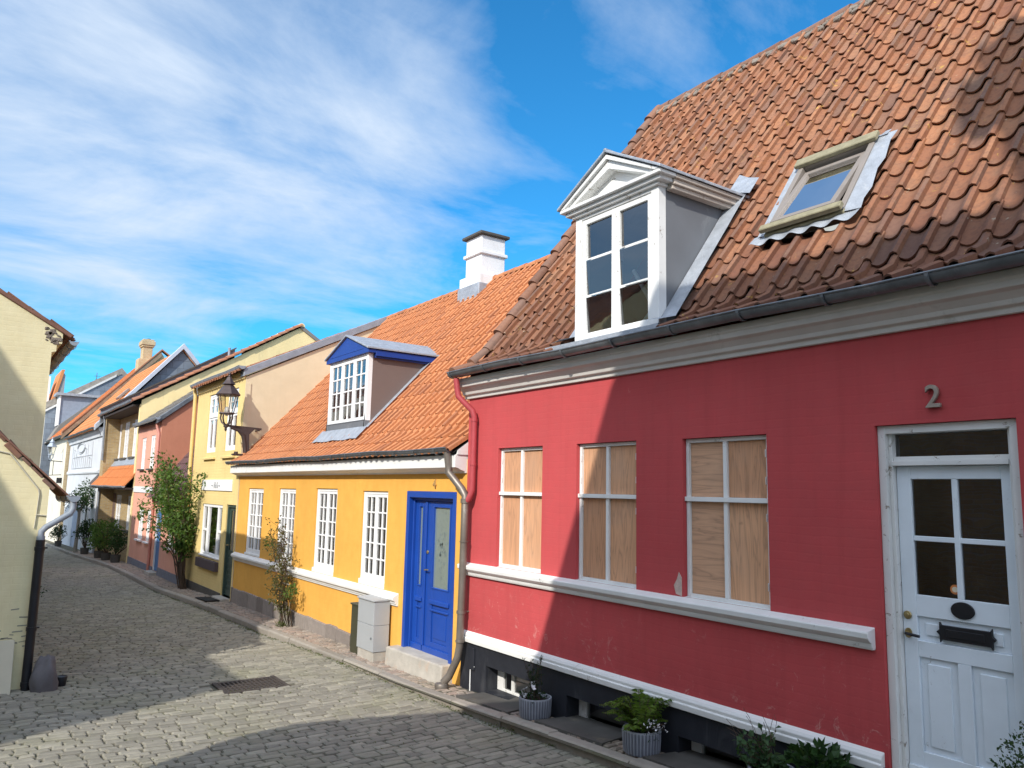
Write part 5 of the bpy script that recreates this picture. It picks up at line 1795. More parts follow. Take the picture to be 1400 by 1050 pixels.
for (p, q) in (((5.40, 2.62), (WPX, WPZ - .04)), ((13.4, 2.6), (WPX, WPZ - .04))):
    o = Vector((p[0], y0 + .06, p[1])); mb.obox(o, Vector((q[0] - p[0], 0, q[1] - p[1])), (0, .34, 0), (0, 0, .30))
mb.build('verge_boards', simple('pale_zinc', (.50, .55, .62), .45, metal=.25, var=.08), WR, bevel=.01)
mb = MB(); mb.obox((6.9, 47, 4.62), (.5, 0, .56), (0, .9, 0), (-.08, 0, .08)); mb.build('roof_window', TAUPE, WR)
gutter('gutter', WH, ZINCD, 5.42, 2.80, y0 + .4, y1, r=.08, step=1)
mb = MB(); moulding(mb, [(D + .01, 2.35), (D - .08, 2.35), (D - .10, 2.5), (D - .2, 2.62), (D - .22, 2.78), (D + .01, 2.82)], y0 + .2, y1); moulding(mb, [(D + .01, .50), (D - .06, .50), (D - .08, .58), (D - .06, .68), (D + .01, .70)], y0 + .2, y1); mb.build('cornice', GREYW, WH)
mb = MB(); rngo = random.Random(2)
cy_, cz_ = 51.4, 2.0
for (ry, rz_) in ((1.75, .33), (1.45, .24)):
    mb.tube([(D - .02, cy_ + ry * math.cos(2 * PI * k / 30), cz_ + rz_ * math.sin(2 * PI * k / 30)) for k in range(31)], .022, 5, cap=False)
for k in range(11):
    yy = 46.6 + k * .85
    zt = rngo.uniform(1.35, 2.25) if abs(yy - cy_) > 1.9 else 1.55
    mb.tube([(D - .015, yy, .82), (D - .015, yy + rngo.uniform(-.1, .1), zt)], .02, 5)
    if k % 2: mb.tube([(D - .015, yy - .3, zt - .1), (D - .015, yy, zt), (D - .015, yy + .4, zt - .05)], .018, 5)
for zz in (1.5, .85): mb.tube([(D - .015, 46.5, zz), (D - .015, 55, zz)], .018, 5)
mb.build('ornament', simple('ornament_grey', (.42, .44, .47), .8), WH)
a, b, c, d = WD
mb = MB(); mb.box(D + .05, D + .1, a, b, c, d); mb.box(D + .03, D + .05, a + .15, b - .15, c + .3, d - .9); mb.build('door', TEAL, WH)
mb = MB(); mb.box(D - .05, D + .05, b, b + .18, c, d + .1); mb.box(D - .05, D + .05, a - .18, a, c, d + .1); mb.box(D - .05, D + .05, a, b, d, d + .16); mb.build('door_frame', WHITE, WH)
for (a, b, c, d) in WW: window(WH, D + .03, a, b, c, d, WHITE, 2, 1, 3)
mb = MB(); 
for k in range(5): mb.box(D - .03, D + .002, 50.2 + k * .45, 50.4 + k * .45, -3.6, -.8)
mb.build('boarding', simple('pale_blue_boarding', (.42, .50, .62), .7), WH)

# ================================================================== CREAM HOUSE with lamp, chimney
CH_ = root('cream_house', (D, 62, -3.9), 'small cream house far down the street with yellow chimney', 'house')
y0, y1 = 57.2, 67.0
CX = 5.6
mb = MB(); facade(mb, CX, y0, y1, -4.6, 2.95, [(60.5, 61.8, -2.6, -.9), (63.5, 64.8, -2.6, -.9), (59.0, 60.0, .9, 2.0)], .15)
mb.build('wall', CREAMW, CH_)
CPX, CPZ = 10.75, 9.0
mb = MB()
for yy in (y0, y1): mb.add([(CX, yy, -4.6), (CX, yy, 2.95), (CPX, yy, CPZ), (15.5, yy, 3), (15.5, yy, -4.6)], [(4, 3, 2, 1, 0) if yy == y0 else (0, 1, 2, 3, 4)])
mb.quad((15.5, y0, -4), (15.5, y1, -4), (15.5, y1, 3), (15.5, y0, 3))
mb.build('gable', BRICK, CH_)
prof_c = [(5.25, 2.98), (CPX, CPZ + .1)]
CR = pantile_roof('roof', CH_, TORG, y0, y1, prof_c, w=.30, L=.42, A=.05, seed=29, n=4)
mb = MB(); e0, e1 = Vector((5.25, y0 - .1, 2.75)), Vector((CPX, y0 - .1, CPZ - .25)); mb.obox(e0, e1 - e0, (0, .4, 0), (0, 0, .42)); mb.build('brick_verge', simple('old_verge_brick', (.26, .19, .13), .9, var=.35, nscale=5, dirt=(.16, .11, .08)), CR)
mb = MB(); e0, e1 = Vector((5.25, y0 - .14, 3.18)), Vector((CPX, y0 - .14, CPZ + .18)); mb.obox(e0, e1 - e0, (0, .5, 0), (0, 0, .10)); mb.obox(e1, (1.4, 0, -1.0), (0, .5, 0), (0, 0, .10)); mb.build('verge_tiles', TBRN, CR)
mb = MB(); mb.box(9.80, 10.42, 58.6, 59.5, 7.2, 9.55); mb.box(9.55, 10.45, 58.55, 59.55, 7.2, 8.7); mb.box(9.72, 10.50, 58.52, 59.58, 9.55, 9.68); mb.box(9.66, 10.56, 58.46, 59.64, 9.68, 9.98); mb.box(9.74, 10.48, 58.54, 59.56, 9.98, 10.1); chm = mb.build('chimney', BRICK, CH_, bevel=.02)
mb = MB(); mb.tube([(10.2, 59.1, 10.1), (10.2, 59.1, 10.22)], .12, 8); mb.build('chimney_pot', CAPM, chm)
gutter('gutter', CH_, ZINCD, 5.25, 3.0, y0, y1, r=.10, step=1.2)
for (a, b, c, d) in [(60.5, 61.8, -2.6, -.9), (63.5, 64.8, -2.6, -.9), (59.0, 60.0, .9, 2.0)]: window(CH_, CX + .03, a, b, c, d, WHITE, 2, 1, 3)
mb = MB(); mb.box(5.3, CX, 58.0, 58.18, -.05, .3); mb.build('sign_board', IRON, CH_)
SL2 = root('street_lamp', (5.6, 59.2, 1.0), 'small pale lantern on a long wall bracket far down the street', 'street lamp')
lantern(SL2, (4.92, 58.8, 1.55), 1.1, (simple('pale_blue_lamp_metal', (.33, .38, .45), .5, metal=.3), LAMPG))
mb = MB(); mb.tube([(4.8, 58.8, 1.40), (5.6, 58.8, 1.35)], .03, 6); mb.tube([(4.9, 58.8, .45), (5.6, 58.8, .5)], .025, 6); mb.tube([(5.1, 58.8, 1.4), (5.1, 58.8, .45)], .02, 6); mb.build('bracket', IRON, SL2)

# ================================================================== far grey roofed house with dormer
GH = root('slate_house', (6.2, 76, -4.2), 'distant house with long grey slate roof and white dormer', 'house')
y0, y1 = 71.5, 84.0
mb = MB(); facade(mb, 5.3, y0, y1, -5.2, 5.6, [], .1); 
mb.quad((20, y0, -5), (20, y1, -5), (20, y1, 4), (20, y0, 4)); mb.build('wall', CREAMW, GH)
GP = (10.4, 9.2)
mb = MB()
for yy in (y0, y1): mb.add([(5.3, yy, -5), (5.3, yy, 5.6), (GP[0], yy, GP[1]), (16, yy, 4.5), (16, yy, -5)], [(4, 3, 2, 1, 0) if yy == y0 else (0, 1, 2, 3, 4)])
mb.build('gable', SLATEB, GH)
gs = (GP[1] - 4.3) / (GP[0] - 5.3)
GRr = pantile_roof('roof', GH, TGRY, y0, y1, [(5.0, 5.6), (GP[0], GP[1] + .1)], w=.4, L=.5, A=.02, seed=31, n=3)
mb = MB(); e0, e1 = Vector((5.0, y0 - .1, 5.35)), Vector((GP[0] - .3, y0 - .1, GP[1] - .35)); mb.obox(e0, e1 - e0, (0, .3, 0), (0, 0, .18)); mb.build('verge_board', simple('pale_verge', (.62, .62, .60), .7), GRr)
mb = MB(); e0, e1 = Vector((5.0, y0 - .05, 5.6)), Vector((GP[0] + .1, y0 - .05, GP[1] - .1)); mb.obox(e0, e1 - e0, (0, 1.2, 0), (0, 0, .55)); mb.obox(e1, (.9, 0, -1.0), (0, .6, 0), (0, 0, .5)); mb.build('stone_verge', simple('grey_verge_stone', (.27, .25, .22), .9, var=.3, nscale=4, dirt=(.36, .33, .26)), GRr)
mb = MB(); mb.tube([(9.2, 76, 7.7), (9.2, 76, 9.6)], .03, 5); mb.tube([(9.0, 76, 9.3), (9.5, 76, 9.3)], .02, 5); mb.tube([(9.1, 76, 9.0), (9.4, 76, 9.0)], .02, 5); mb.build('aerial', ZINCD, GRr)
mb = MB(); mb.box(6.1, 9.0, 69.6, 71.3, 4.4, 6.75); dm = mb.build('dormer', simple('blue_grey_cladding', (.26, .30, .37), .6), GH)
mb = MB(); mb.box(6.0, 6.098, 69.5, 71.4, 4.4, 6.75); mb.build('dormer_window', WHITE, dm)
mb = MB(); mb.box(5.75, 9.4, 69.3, 71.6, 6.75, 6.95); mb.build('dormer_roof', LEAD, dm)
mb = MB(); mb.prism([(5.4, 3.0), (6.1, 4.4), (9.2, 7.3), (9.2, 3.0)], 'y', 68.6, 71.48); mb.build('front_roof', TGRY, GH)

# ================================================================== far gable closing the street
TH = root('steep_gabled_house', (6.6, 88, -4.6), 'distant narrow gable with steep orange tile edge between roofs', 'house')
mb = MB(); mb.prism([(6.45, 86), (8.1, 86), (8.1, 92), (6.45, 92)], 'z', -5.5, 6.0)
mb.add([(6.5, 86, 6.0), (7.72, 86, 6.0), (7.72, 86, 10.3), (7.45, 86, 10.75), (6.5, 92, 6.0), (7.72, 92, 6.0), (7.72, 92, 10.3), (7.45, 92, 10.75)], [(3, 2, 1, 0), (1, 2, 6, 5), (2, 3, 7, 6), (4, 5, 6, 7), (0, 4, 7, 3)])
mb.build('wall', simple('grey_render', (.30, .30, .30), .9), TH)
mb = MB(); mb.obox((6.38, 85.9, 6.0), (1.0, 0, 4.85), (0, 6, 0), (.26, 0, 0)); mb.build('roof', TORG, TH)
mb = MB(); mb.box(6.1, 6.6, 87, 90, 4, 10.2); mb.build('white_wall', WHITE, TH)

# ================================================================== LEFT SIDE OF THE STREET
AH = root('cream_gable_house', (-1.5, 16, -2.8), 'tall cream house on the left corner with plain lit gable', 'house')
AX, ay0, ay1 = 1.03, 13.95, 18.35
aprof = [(1.30, 2.33), (-2.0, 4.20)]
mb = MB()
v = [(AX, ay0, -3.2), (AX, ay0, 2.02), (AX + .06, ay0, 2.04), (AX + .06, ay0, 2.16), (AX + .13, ay0, 2.17), (AX + .13, ay0, 2.32), (AX + .02, ay0, 2.42), (-2.0, ay0, 4.10), (-5.0, ay0, 2.40), (-5.0, ay0, -3.2)]
w_ = [(p[0], ay1, p[2]) for p in v]
n = len(v)
mb.add(v + w_, [tuple(range(n)), tuple(reversed(range(n, 2 * n)))] + [(i, n + i, n + (i + 1) % n, (i + 1) % n) for i in range(n)])
mb.build('wall', ACREAM, AH)
mb = MB(); mb.prism([(1.27, 2.27), (1.31, 2.32), (-2.0, 4.19), (-2.0, 4.12)], 'y', ay0 - .03, ay1); mb.prism([(-2.0, 4.12), (-2.0, 4.19), (-5.3, 2.36), (-5.2, 2.27)], 'y', ay0 - .03, ay1)
AR = mb.build('roof', simple('old_brown_roof', (.20, .10, .07), .85, var=.3, nscale=6, bstr=.6), AH, bevel=.01)
mb = MB(); rake_row(mb, ay0 + .02, aprof, r=.045, L=.34, hoff=-.015); mb.build('verge_tiles', VERGE, AR, smooth=True)
pantile_roof('street_slope', AH, TBRN, ay0 + .05, ay1, [(1.32, 2.30), (-2.0, 4.21)], w=.25, L=.36, A=.04, seed=40, n=5, deck=False)
gutter('gutter', AH, ZINC, 1.33, 2.24, ay0 + .02, ay1, r=.065, step=.9)
mb = MB(); rng = random.Random(44)
for k in range(16):
    s = rng.uniform(.04, .10); x = rng.uniform(.90, 1.12); z = 2.05 + (1.15 - x) * .56 + rng.uniform(.02, .22)
    if z > 2.42 - (x - 1.05) * .57: continue
    mb.obox((x, ay0 - .012, z), (s, 0, rng.uniform(-.02, .02)), (0, .02, 0), (rng.uniform(-.02, .02), 0, s * .6))
mb.build('broken_render', MORTAR, AH, bevel=.008)

LH = root('lean_to', (.2, 13.2, -2.75), 'low cream limewashed lean to with ragged tile edge in front of the corner house', 'outbuilding')
lx1, ly0, ly1 = 1.06, 12.40, 13.94
mb = MB()
v = [(lx1, ly0, -3.1), (lx1, ly0, -.62), (lx1 - .10, ly0, -.60), (lx1 - .10, ly0, -.40), (lx1 + .02, ly0, -.38), (lx1 + .06, ly0, -.04), (.41, ly0, .62), (-3.6, ly0, 4.2), (-5.0, ly0, 3.2), (-5.0, ly0, -3.1)]
v = [(lx1, ly0, -3.1), (lx1, ly0, -.02), (.41, ly0, .62), (-1.2, ly0, 2.1), (-5.0, ly0, 2.1), (-5.0, ly0, -3.1)]
w_ = [(p[0], ly1, p[2]) for p in v]
n = len(v)
mb.add(v + w_, [tuple(range(n)), tuple(reversed(range(n, 2 * n)))] + [(i, n + i, n + (i + 1) % n, (i + 1) % n) for i in range(n)])
mb.build('wall', ACREAM, LH)
lprof = [(1.34, -.20), (1.05, .06), (.41, .70), (-1.25, 2.22)]
mb = MB(); mb.prism([(1.34, -.235), (1.34, -.205), (.41, .665), (-1.22, 2.20), (-1.22, 2.12), (.41, .632)], 'y', ly0 - .025, ly1)
LR = mb.build('roof', MATS['old_brown_roof'], LH, bevel=.006)
pantile_roof('roof_tiles', LH, VERGE, ly0 + .14, ly1, lprof, w=.25, L=.34, A=.03, seed=45, n=5, deck=False)
mb = MB(); rng = random.Random(46); f_, S_ = polyline(lprof)
s = 0.0
while s < S_:
    l = rng.uniform(.10, .3); x, z, nx, nz = f_(s); x2, z2, _, _ = f_(min(S_, s + l * .9))
    if rng.random() < .5:
        s += l
        continue
    o = Vector((x, ly0 - rng.uniform(.01, .03), z - .06)); mb.obox(o, Vector((x2 - x, 0, z2 - z)), (0, .2, 0), Vector((nx, 0, nz)) * rng.uniform(.03, .07)); s += l
mb.build('verge_tiles', VERGE, LR, bevel=.008)
mb = MB()
gutter('gutter', LH, PIPEB, 1.36, -.20, ly0 - .10, ly1, r=.075, step=.6)
mb = MB()
mb.tube([(1.36, ly0 - .04, -.24), (1.36, ly0 - .05, -.36), (1.33, ly0 - .07, -.42), (1.06, ly0 - .09, -.60), (1.01, ly0 - .09, -.66), (1.01, ly0 - .09, -.74)], .042, 14)
mb.tube([(1.01, ly0 - .09, -.72), (1.01, ly0 - .09, -.78)], .052, 14)
mb.build('downpipe', PIPEB, LH, smooth=True)
mb = MB(); mb.tube([(1.01, ly0 - .09, -.77), (1.01, ly0 - .09, -2.85)], .056, 14)
for z in (-.86, -1.9, -2.6): mb.tube([(1.01, ly0 - .09, z), (1.01, ly0 - .09, z - .05)], .064, 14); mb.tube([(1.01, ly0 - .09, z - .02), (1.10, ly0 - .05, z - .02)], .012, 6)
mb.build('iron_pipe', IRON, LH, smooth=True)
mb = MB()
mb.tube([(-1.5, ly0 - .012, .40), (.42, ly0 - .012, .40), (.56, ly0 - .012, .37), (.93, ly0 - .012, -.10), (.945, ly0 - .012, -.16), (.935, ly0 - .012, -.44), (1.05, ly0 - .012, -.45)], .010, 6)
mb.tube([(.935, ly0 - .012, -.44), (.925, ly0 - .012, -.62)], .008, 6)
mb.build('cable', MATS['white_board'], LH, smooth=True)
mb = MB(); rng = random.Random(49)
for k in range(14):
    x, z = rng.uniform(.6, 1.0), rng.uniform(-2.2, -1.6)
    mb.obox((x, ly0 - .003, z), (rng.uniform(.04, .12), 0, rng.uniform(-.01, .01)), (0, .006, 0), (0, 0, rng.uniform(.008, .02)))
mb.build('brick_cracks', simple('crack_grey', (.26, .25, .2), .95), LH)

r_ = root('white_board', (.6, 12.3, -2.75), 'off white board leaning on the cream lean to wall', 'board')
r_2 = r_
mb = MB(); mb.obox((.35, 12.18, -2.76), (.49, 0, -.0), (0, .03, 0), (0, .17, .70))
b_ = mb.build('board', PANELW, r_, bevel=.004)
# boulder
mb = MB()
import bmesh
bm = bmesh.new(); bmesh.ops.create_icosphere(bm, subdivisions=4, radius=1)
for v in bm.verts:
    p = v.co.copy()
    k = 1 + .22 * mnoise.noise(p * 1.3 + Vector((4, 2, 1))) + .09 * mnoise.noise(p * 3.5) + .03 * mnoise.noise(p * 9)
    v.co = Vector((p.x * .165 * k * (1 - .12 * max(0, p.z) ** 2), p.y * .18 * k, p.z * .36 * k * (1 if p.z < 0 else 1 + .0 * p.z)))
bo = bpy.data.meshes.new('boulder'); bm.to_mesh(bo); bm.free()
bo.materials.append(BOULD)
for p in bo.polygons: p.use_smooth = True
bo_ = bpy.data.objects.new('boulder', bo); COL.objects.link(bo_); bo_.location = (1.21, 12.22, -2.62)
tag(bo_, 'grey upright guard stone at the foot of the black downpipe', 'boulder')
r_ = root('drain_pot', (1.42, 12.35, -2.75), 'small black drain pot beside the guard stone', 'drain pot')
mb = MB(); mb.lathe((1.42, 12.35, -2.78), [(.05, 0), (.065, .12), (.075, .19), (.07, .20), (.05, .19)], 14); mb.build('pot', IRON, r_, smooth=True)
# neighbours along the left side (hidden from here, but they shade the street)
r_ = root('row_house', (-1.5, 24, -3), 'low cream house next along the left side of the street', 'house')
mb = MB(); mb.prism([(1.0, -3.5), (1.0, 1.5), (1.2, 1.62), (-2.2, 4.0), (-5.6, 1.6), (-5.6, -3.5)], 'y', 18.36, 30.2); mb.build('wall', CREAMW, r_)
pantile_roof('roof', r_, TBRN, 18.4, 30.2, [(1.22, 1.66), (-2.2, 4.06)], w=.3, L=.4, A=.04, seed=50, n=4, deck=False)
r_ = root('row_house', (-1.5, 38, -3.2), 'taller cream house farther along the left side of the street', 'house')
mb = MB(); mb.prism([(.9, -4.2), (.9, 2.2), (1.1, 2.35), (-2.4, 4.6), (-5.8, 2.3), (-5.8, -4.2)], 'y', 30.3, 52); mb.build('wall', CREAMW, r_)
pantile_roof('roof', r_, TBRN, 30.35, 52, [(1.12, 2.38), (-2.4, 4.68)], w=.4, L=.5, A=.04, seed=51, n=4, deck=False)
# the house the photographer stands in front of, and the one closing the side lane
BK = root('corner_brick_house', (-4, 0, -2.3), 'tall yellow brick house behind the photographer', 'house')
bx = -1.5
prof_B = [(-4.4, -2.9), (6.42, -2.9), (6.42, .65), (6.19, 1.1), (5.51, 1.74), (4.69, 2.36), (3.6, 3.24), (3.34, 3.69), (2.99, 4.56), (2.61, 5.5), (2.07, 6.79), (1.80, 7.20), (1.44, 7.78), (1.15, 8.15), (-4.4, 8.25)]
mb = MB()       # unseen house, depth skewed along the sun so only its outline casts shade
dB = 6.0
vB = [(bx, y_, z_) for y_, z_ in prof_B] + [(bx - dB, y_ - .58 * dB, z_) for y_, z_ in prof_B]
nB = len(prof_B)
mb.add(vB, [tuple(range(nB)), tuple(reversed(range(nB, 2 * nB)))] + [(i, nB + i, nB + (i + 1) % nB, (i + 1) % nB) for i in range(nB)])
mb.build('wall', BRICK, BK)
mb = MB(); mb.box(-3.3, -2.5, -4.2, -3.2, 8.1, 12.9); mb.box(-3.35, -2.45, -4.25, -2.95, 11.0, 12.1); mb.build('chimney', BRICK, BK)
for (ya, yb, za, zb) in ((-3.4, -2.4, -.9, .7), (3.2, 4.1, -1.0, .6), (1.2, 2.1, 3.0, 4.4), (-3.4, -2.4, 3.0, 4.4)): window(BK, bx - .0, ya, yb, za, zb, WHITE, 2, 1, 3) if False else None
CK = root('lane_house', (-7, 11, -2.5), 'brick house closing the side lane', 'house')
mb = MB(); mb.prism([(5.9, -3), (16, -3), (16, 7.4), (10.7, 7.4), (8.6, 5.0), (8.4, 4.66), (5.9, 4.66)], 'x', -12, -6); mb.build('wall', BRICK, CK)

# ================================================================== PLANTS
def pot(r_, c, r, h, ribs=34):
    mb = MB()
    n = ribs * 4
    vs, fs = [], []
    prof = [(.93, 0), (.97, .02), (1.0, h * .5), (1.03, h - .02), (1.03, h), (.95, h), (.93, h - .05)]
    for (k, z) in prof:
        for i in range(n):
            a = 2 * PI * i / n
            rb = 1 + (.022 * math.cos(ribs * a) if k > .94 and z < h - .01 and z > .015 else 0)
            vs.append((c[0] + r * k * rb * math.cos(a), c[1] + r * k * rb * math.sin(a), c[2] + z))
    for j in range(len(prof) - 1):
        for i in range(n): fs.append((j * n + i, j * n + (i + 1) % n, (j + 1) * n + (i + 1) % n, (j + 1) * n + i))
    mb.add(vs, fs)
    mb.build('pot', POTM, r_, smooth=True)
    s = MB(); s.lathe((c[0], c[1], c[2] + h - .06), [(r * .92, 0), (r * .92, .02), (r * .4, .035), (.001, .04)], 20); s.build('soil', SOIL, r_)

def flowers(mb, pts, s, rng):
    for p in pts:
        p = Vector(p)
        ax = rdir(rng, .8)
        u = ax.cross(rdir(rng)).normalized(); w = ax.cross(u)
        for k in range(5):
            a = 2 * PI * k / 5
            d = u * math.cos(a) + w * math.sin(a)
            e = u * math.cos(a + .6) + w * math.sin(a + .6)
            f = u * math.cos(a - .6) + w * math.sin(a - .6)
            mb.add([p, p + f * s * .7, p + d * s + ax * s * .3, p + e * s * .7], [(0, 1, 2), (0, 2, 3)])

rng = random.Random(60)
c = (5.565, 7.27, zp(7.27) + .004)
r_ = root('flower_pot', c, 'grey ribbed pot with dark wispy shrub and white flowers below the leftmost cellar window', 'flower pot', 'ribbed pots by the red house')
pot(r_, c, .178, .215)
top = Vector((c[0], c[1], c[2] + .18))
st, lf, fl = MB(), MB(), MB()
for k in range(13):
    tip = top + Vector((rng.uniform(-.09, .11), rng.uniform(-.06, .14), rng.uniform(.22, .46)))
    pts = wander(top + Vector((rng.uniform(-.05, .05), rng.uniform(-.05, .05), 0)), tip, 5, .012, rng)
    st.tube(pts, .003, 4)
    for p in pts[1:]:
        for _ in range(11): leaf(lf, p + rdir(rng) * .015, rdir(rng, .7), rng.uniform(.018, .035), rng, .3)
for k in range(60):
    p = top + Vector((rng.uniform(-.15, .10), rng.uniform(-.14, .12), rng.uniform(0, .08)))
    leaf(lf, p, rdir(rng, .5), rng.uniform(.035, .06), rng, .7)
fp = [(c[0] - .10, c[1] + .06, top.z + .12), (c[0] - .07, c[1] - .05, top.z + .15), (c[0] - .12, c[1] + .09, top.z + .07), (c[0] - .02, c[1] + .02, top.z + .17), (c[0] - .14, c[1] + .0, top.z + .06)]
for p in fp: st.tube([(p[0] + .03, p[1], top.z), p], .003, 4)
flowers(fl, fp, .038, rng)
st.build('stems', STEM, r_); lf.build('foliage', LDARK, r_); fl.build('flowers', PETAL, r_)

c = (5.56, 5.59, zp(5.59) + .004)
r_ = root('flower_pot', c, 'grey ribbed pot with spreading fern and small white flowers', 'flower pot', 'ribbed pots by the red house')
pot(r_, c, .178, .215)
top = Vector((c[0], c[1], c[2] + .18))
fr, st, fl = MB(), MB(), MB()
for k in range(24):
    a = rng.uniform(0, 2 * PI)
    out = Vector((math.cos(a), math.sin(a) + .45, 0)).normalized()
    R_ = rng.uniform(.18, .36); H_ = rng.uniform(.10, .33)
    base = top + out * .04
    pts = [base + out * (R_ * t) + Vector((0, 0, H_ * math.sin(min(1, t * 1.15) * PI * .62))) for t in [i / 9 for i in range(10)]]
    st.tube(pts, .003, 4)
    for i, p in enumerate(pts[1:], 1):
        d = (pts[i] - pts[i - 1]).normalized()
        sd_ = d.cross(Vector((0, 0, 1))).normalized()
        ll = .075 * math.sin(PI * (i / 10) ** .7) + .012
        for s in (-1, 1):
            for q in (0, .5):
                leaf(fr, p - d * q * (pts[i] - pts[i - 1]).length, sd_ * s + d * .45 + Vector((0, 0, -.12)), ll * rng.uniform(.85, 1.15), rng, .36)
fp = [(c[0] + rng.uniform(-.13, .08), c[1] + rng.uniform(-.28, -.06), top.z + rng.uniform(.03, .14)) for _ in range(40)]
flowers(fl, fp, .011, rng)
dk = MB(); clump(dk, (c[0] - .03, c[1] - .16, top.z + .05), .10, 130, .022, rng)
for k in range(14):
    p = (c[0] + rng.uniform(-.06, .06), c[1] - rng.uniform(.1, .33), top.z + rng.uniform(.05, .16)); st.tube([top, p], .002, 4)
fr.build('fern', LFERN, r_); st.build('stems', STEM, r_); fl.build('flowers', PETAL, r_); dk.build('trailing_leaves', LDARK, r_)

c = (5.56, 4.13, zp(4.13) + .004)
r_ = root('flower_pot', c, 'pot of trailing grey green ivy beside the front steps', 'flower pot', 'ribbed pots by the red house')
pot(r_, c, .178, .215)
lf, st = MB(), MB()
top = Vector((c[0], c[1], c[2] + .22))
for k in range(34):
    tip = top + Vector((rng.uniform(-.22, .12), rng.uniform(-.12, .28), rng.uniform(-.10, .26)))
    pts = wander(top + Vector((0, rng.uniform(-.1, .12), 0)), tip, 5, .03, rng); st.tube(pts, .003, 4)
    for p in pts[1:]:
        for _ in range(3): leaf(lf, p + rdir(rng) * .02, rdir(rng, .3), rng.uniform(.035, .065), rng, .85)
for k in range(16):
    tip = top + Vector((rng.uniform(-.1, .1), rng.uniform(.0, .4), rng.uniform(.1, .4))); st.tube(wander(top, tip, 5, .03, rng), .0022, 4)
lf.build('foliage', LIVY, r_); st.build('stems', STEM, r_)
c = (5.57, 3.72, zp(3.72) + .004)
r_ = root('flower_pot', c, 'pot with bright green broad leaved plant left of the white front door', 'flower pot', 'ribbed pots by the red house')
pot(r_, c, .18, .235)
lf = MB(); top = Vector((c[0], c[1], c[2] + .30))
for k in range(230):
    v = rdir(rng); v.z = abs(v.z) * .75
    p = top + Vector((v.x * .20, v.y * .26, v.z * .22)) * rng.random() ** .4
    leaf(lf, p, (v + rdir(rng, .2) * .6), rng.uniform(.06, .095), rng, .8)
lf.build('foliage', LHEDGE, r_)
c = (5.50, 2.17, zp(2.17) + .004)
r_ = root('box_shrub', c, 'clipped dark box shrub in a pot right of the white front door', 'shrub')
pot(r_, c, .19, .30)
lf = MB(); clump(lf, (c[0], c[1], c[2] + .62), .30, 1500, .028, rng, flat=(.9, .8, 1.15)); lf.build('foliage', LHEDGE, r_)
st = MB(); st.tube([(c[0], c[1], c[2] + .2), (c[0], c[1], c[2] + .6)], .02, 6); st.build('stem', STEM, r_)

def rose(name, base, label, tips, nst, leafm, lsz, ln, spread, rng, stem_r=.014, cat='climbing rose', lw=.6, bare=0.3):
    r_ = root(name, base, label, cat)
    st, lf = MB(), MB()
    for k in range(nst):
        t_ = tips[k % len(tips)]
        b = Vector(base) + Vector((rng.uniform(-.08, .08), rng.uniform(-.22, .22), 0))
        tip = Vector(t_[:3]) + Vector((rng.gauss(0, spread[0]), rng.gauss(0, spread[1]), rng.gauss(0, spread[2])))
        mid = b.lerp(tip, .45) + Vector((rng.uniform(-.05, .05), 0, 0)); mid.y = b.y + (mid.y - b.y) * .35
        pts = wander(b, mid, 4, .045, rng) + wander(mid, tip, 6, .05, rng)[1:]
        rr = [stem_r * (1 - .75 * i / (len(pts) - 1)) for i in range(len(pts))]
        st.tube(pts, stem_r, 6, radii=rr)
        for i, p in enumerate(pts):
            f = i / (len(pts) - 1)
            if f < bare: continue
            for _ in range(ln):
                q = p + rdir(rng) * rng.uniform(.02, .22) * (.4 + f)
                d = (q - p).normalized()
                st.tube([p, q], .003, 3, cap=False)
                for u in range(5):
                    leaf(lf, q + rdir(rng) * lsz * .7, (d + rdir(rng, .1)).normalized(), lsz * rng.uniform(.6, 1.2), rng, lw)
    st.build('stems', STEM, r_, smooth=True); lf.build('foliage', leafm, r_)
    return r_
rng = random.Random(71)
tips = [(5.35, 23.2, .1), (5.3, 24.6, .55), (5.25, 25.7, .55), (5.3, 26.4, .6), (5.25, 27.4, .3), (5.4, 25.4, -.4), (5.35, 24.0, -.6), (5.3, 27.4, -.15), (5.5, 23.6, -.9), (5.3, 25.4, .25), (5.25, 26.6, .1), (5.45, 24.0, -1.2), (5.2, 29.2, -.8)]
rose('climbing_rose', (5.62, 24.15, zp(24.15)), 'tall leafy climbing rose with twisted brown stems against the salmon house', tips, 32, LROSE, .115, 6, (.10, .2, .14), rng, .020, bare=.5)
rng = random.Random(73)
tips = [(5.5, 16.3, -.95), (5.48, 15.6, -.85), (5.5, 15.9, -1.15), (5.5, 16.0, -.75), (5.5, 15.4, -1.5), (5.5, 15.35, -1.9), (5.45, 15.8, -1.7), (5.5, 15.3, -2.1)]
rose('rose_bush', (5.62, 15.55, zp(15.55)), 'sparse reddish rose climbing the ochre wall between two windows', tips, 17, LDRY, .055, 3, (.05, .10, .06), rng, .010, bare=.32)
mb = MB(); clump(mb, (5.5, 15.0, -2.0), .14, 90, .06, rng); mb2 = MB()
gb = mb.build('green_shoots', LROSE, bpy.data.objects['rose_bush'])
mb = MB(); clump(mb, (5.5, 16.45, -1.12), .12, 60, .06, rng); mb.build('green_shoots', LROSE, bpy.data.objects['rose_bush'])
mb = MB(); clump(mb, (5.52, 15.5, zp(15.5) + .03), .12, 120, .04, rng, flat=(1, 1.6, .4)); mb.build('ground_leaves', LMOSS, bpy.data.objects['rose_bush'])
mb = MB()
for k in range(26): 
    b = Vector((5.6 + rng.uniform(-.06, .06), 15.55 + rng.uniform(-.22, .22), zp(15.5)))
    mb.tube(wander(b, b + Vector((rng.uniform(-.1, .05), rng.uniform(-.15, .15), rng.uniform(.25, .6))), 4, .02, rng), .006, 5)
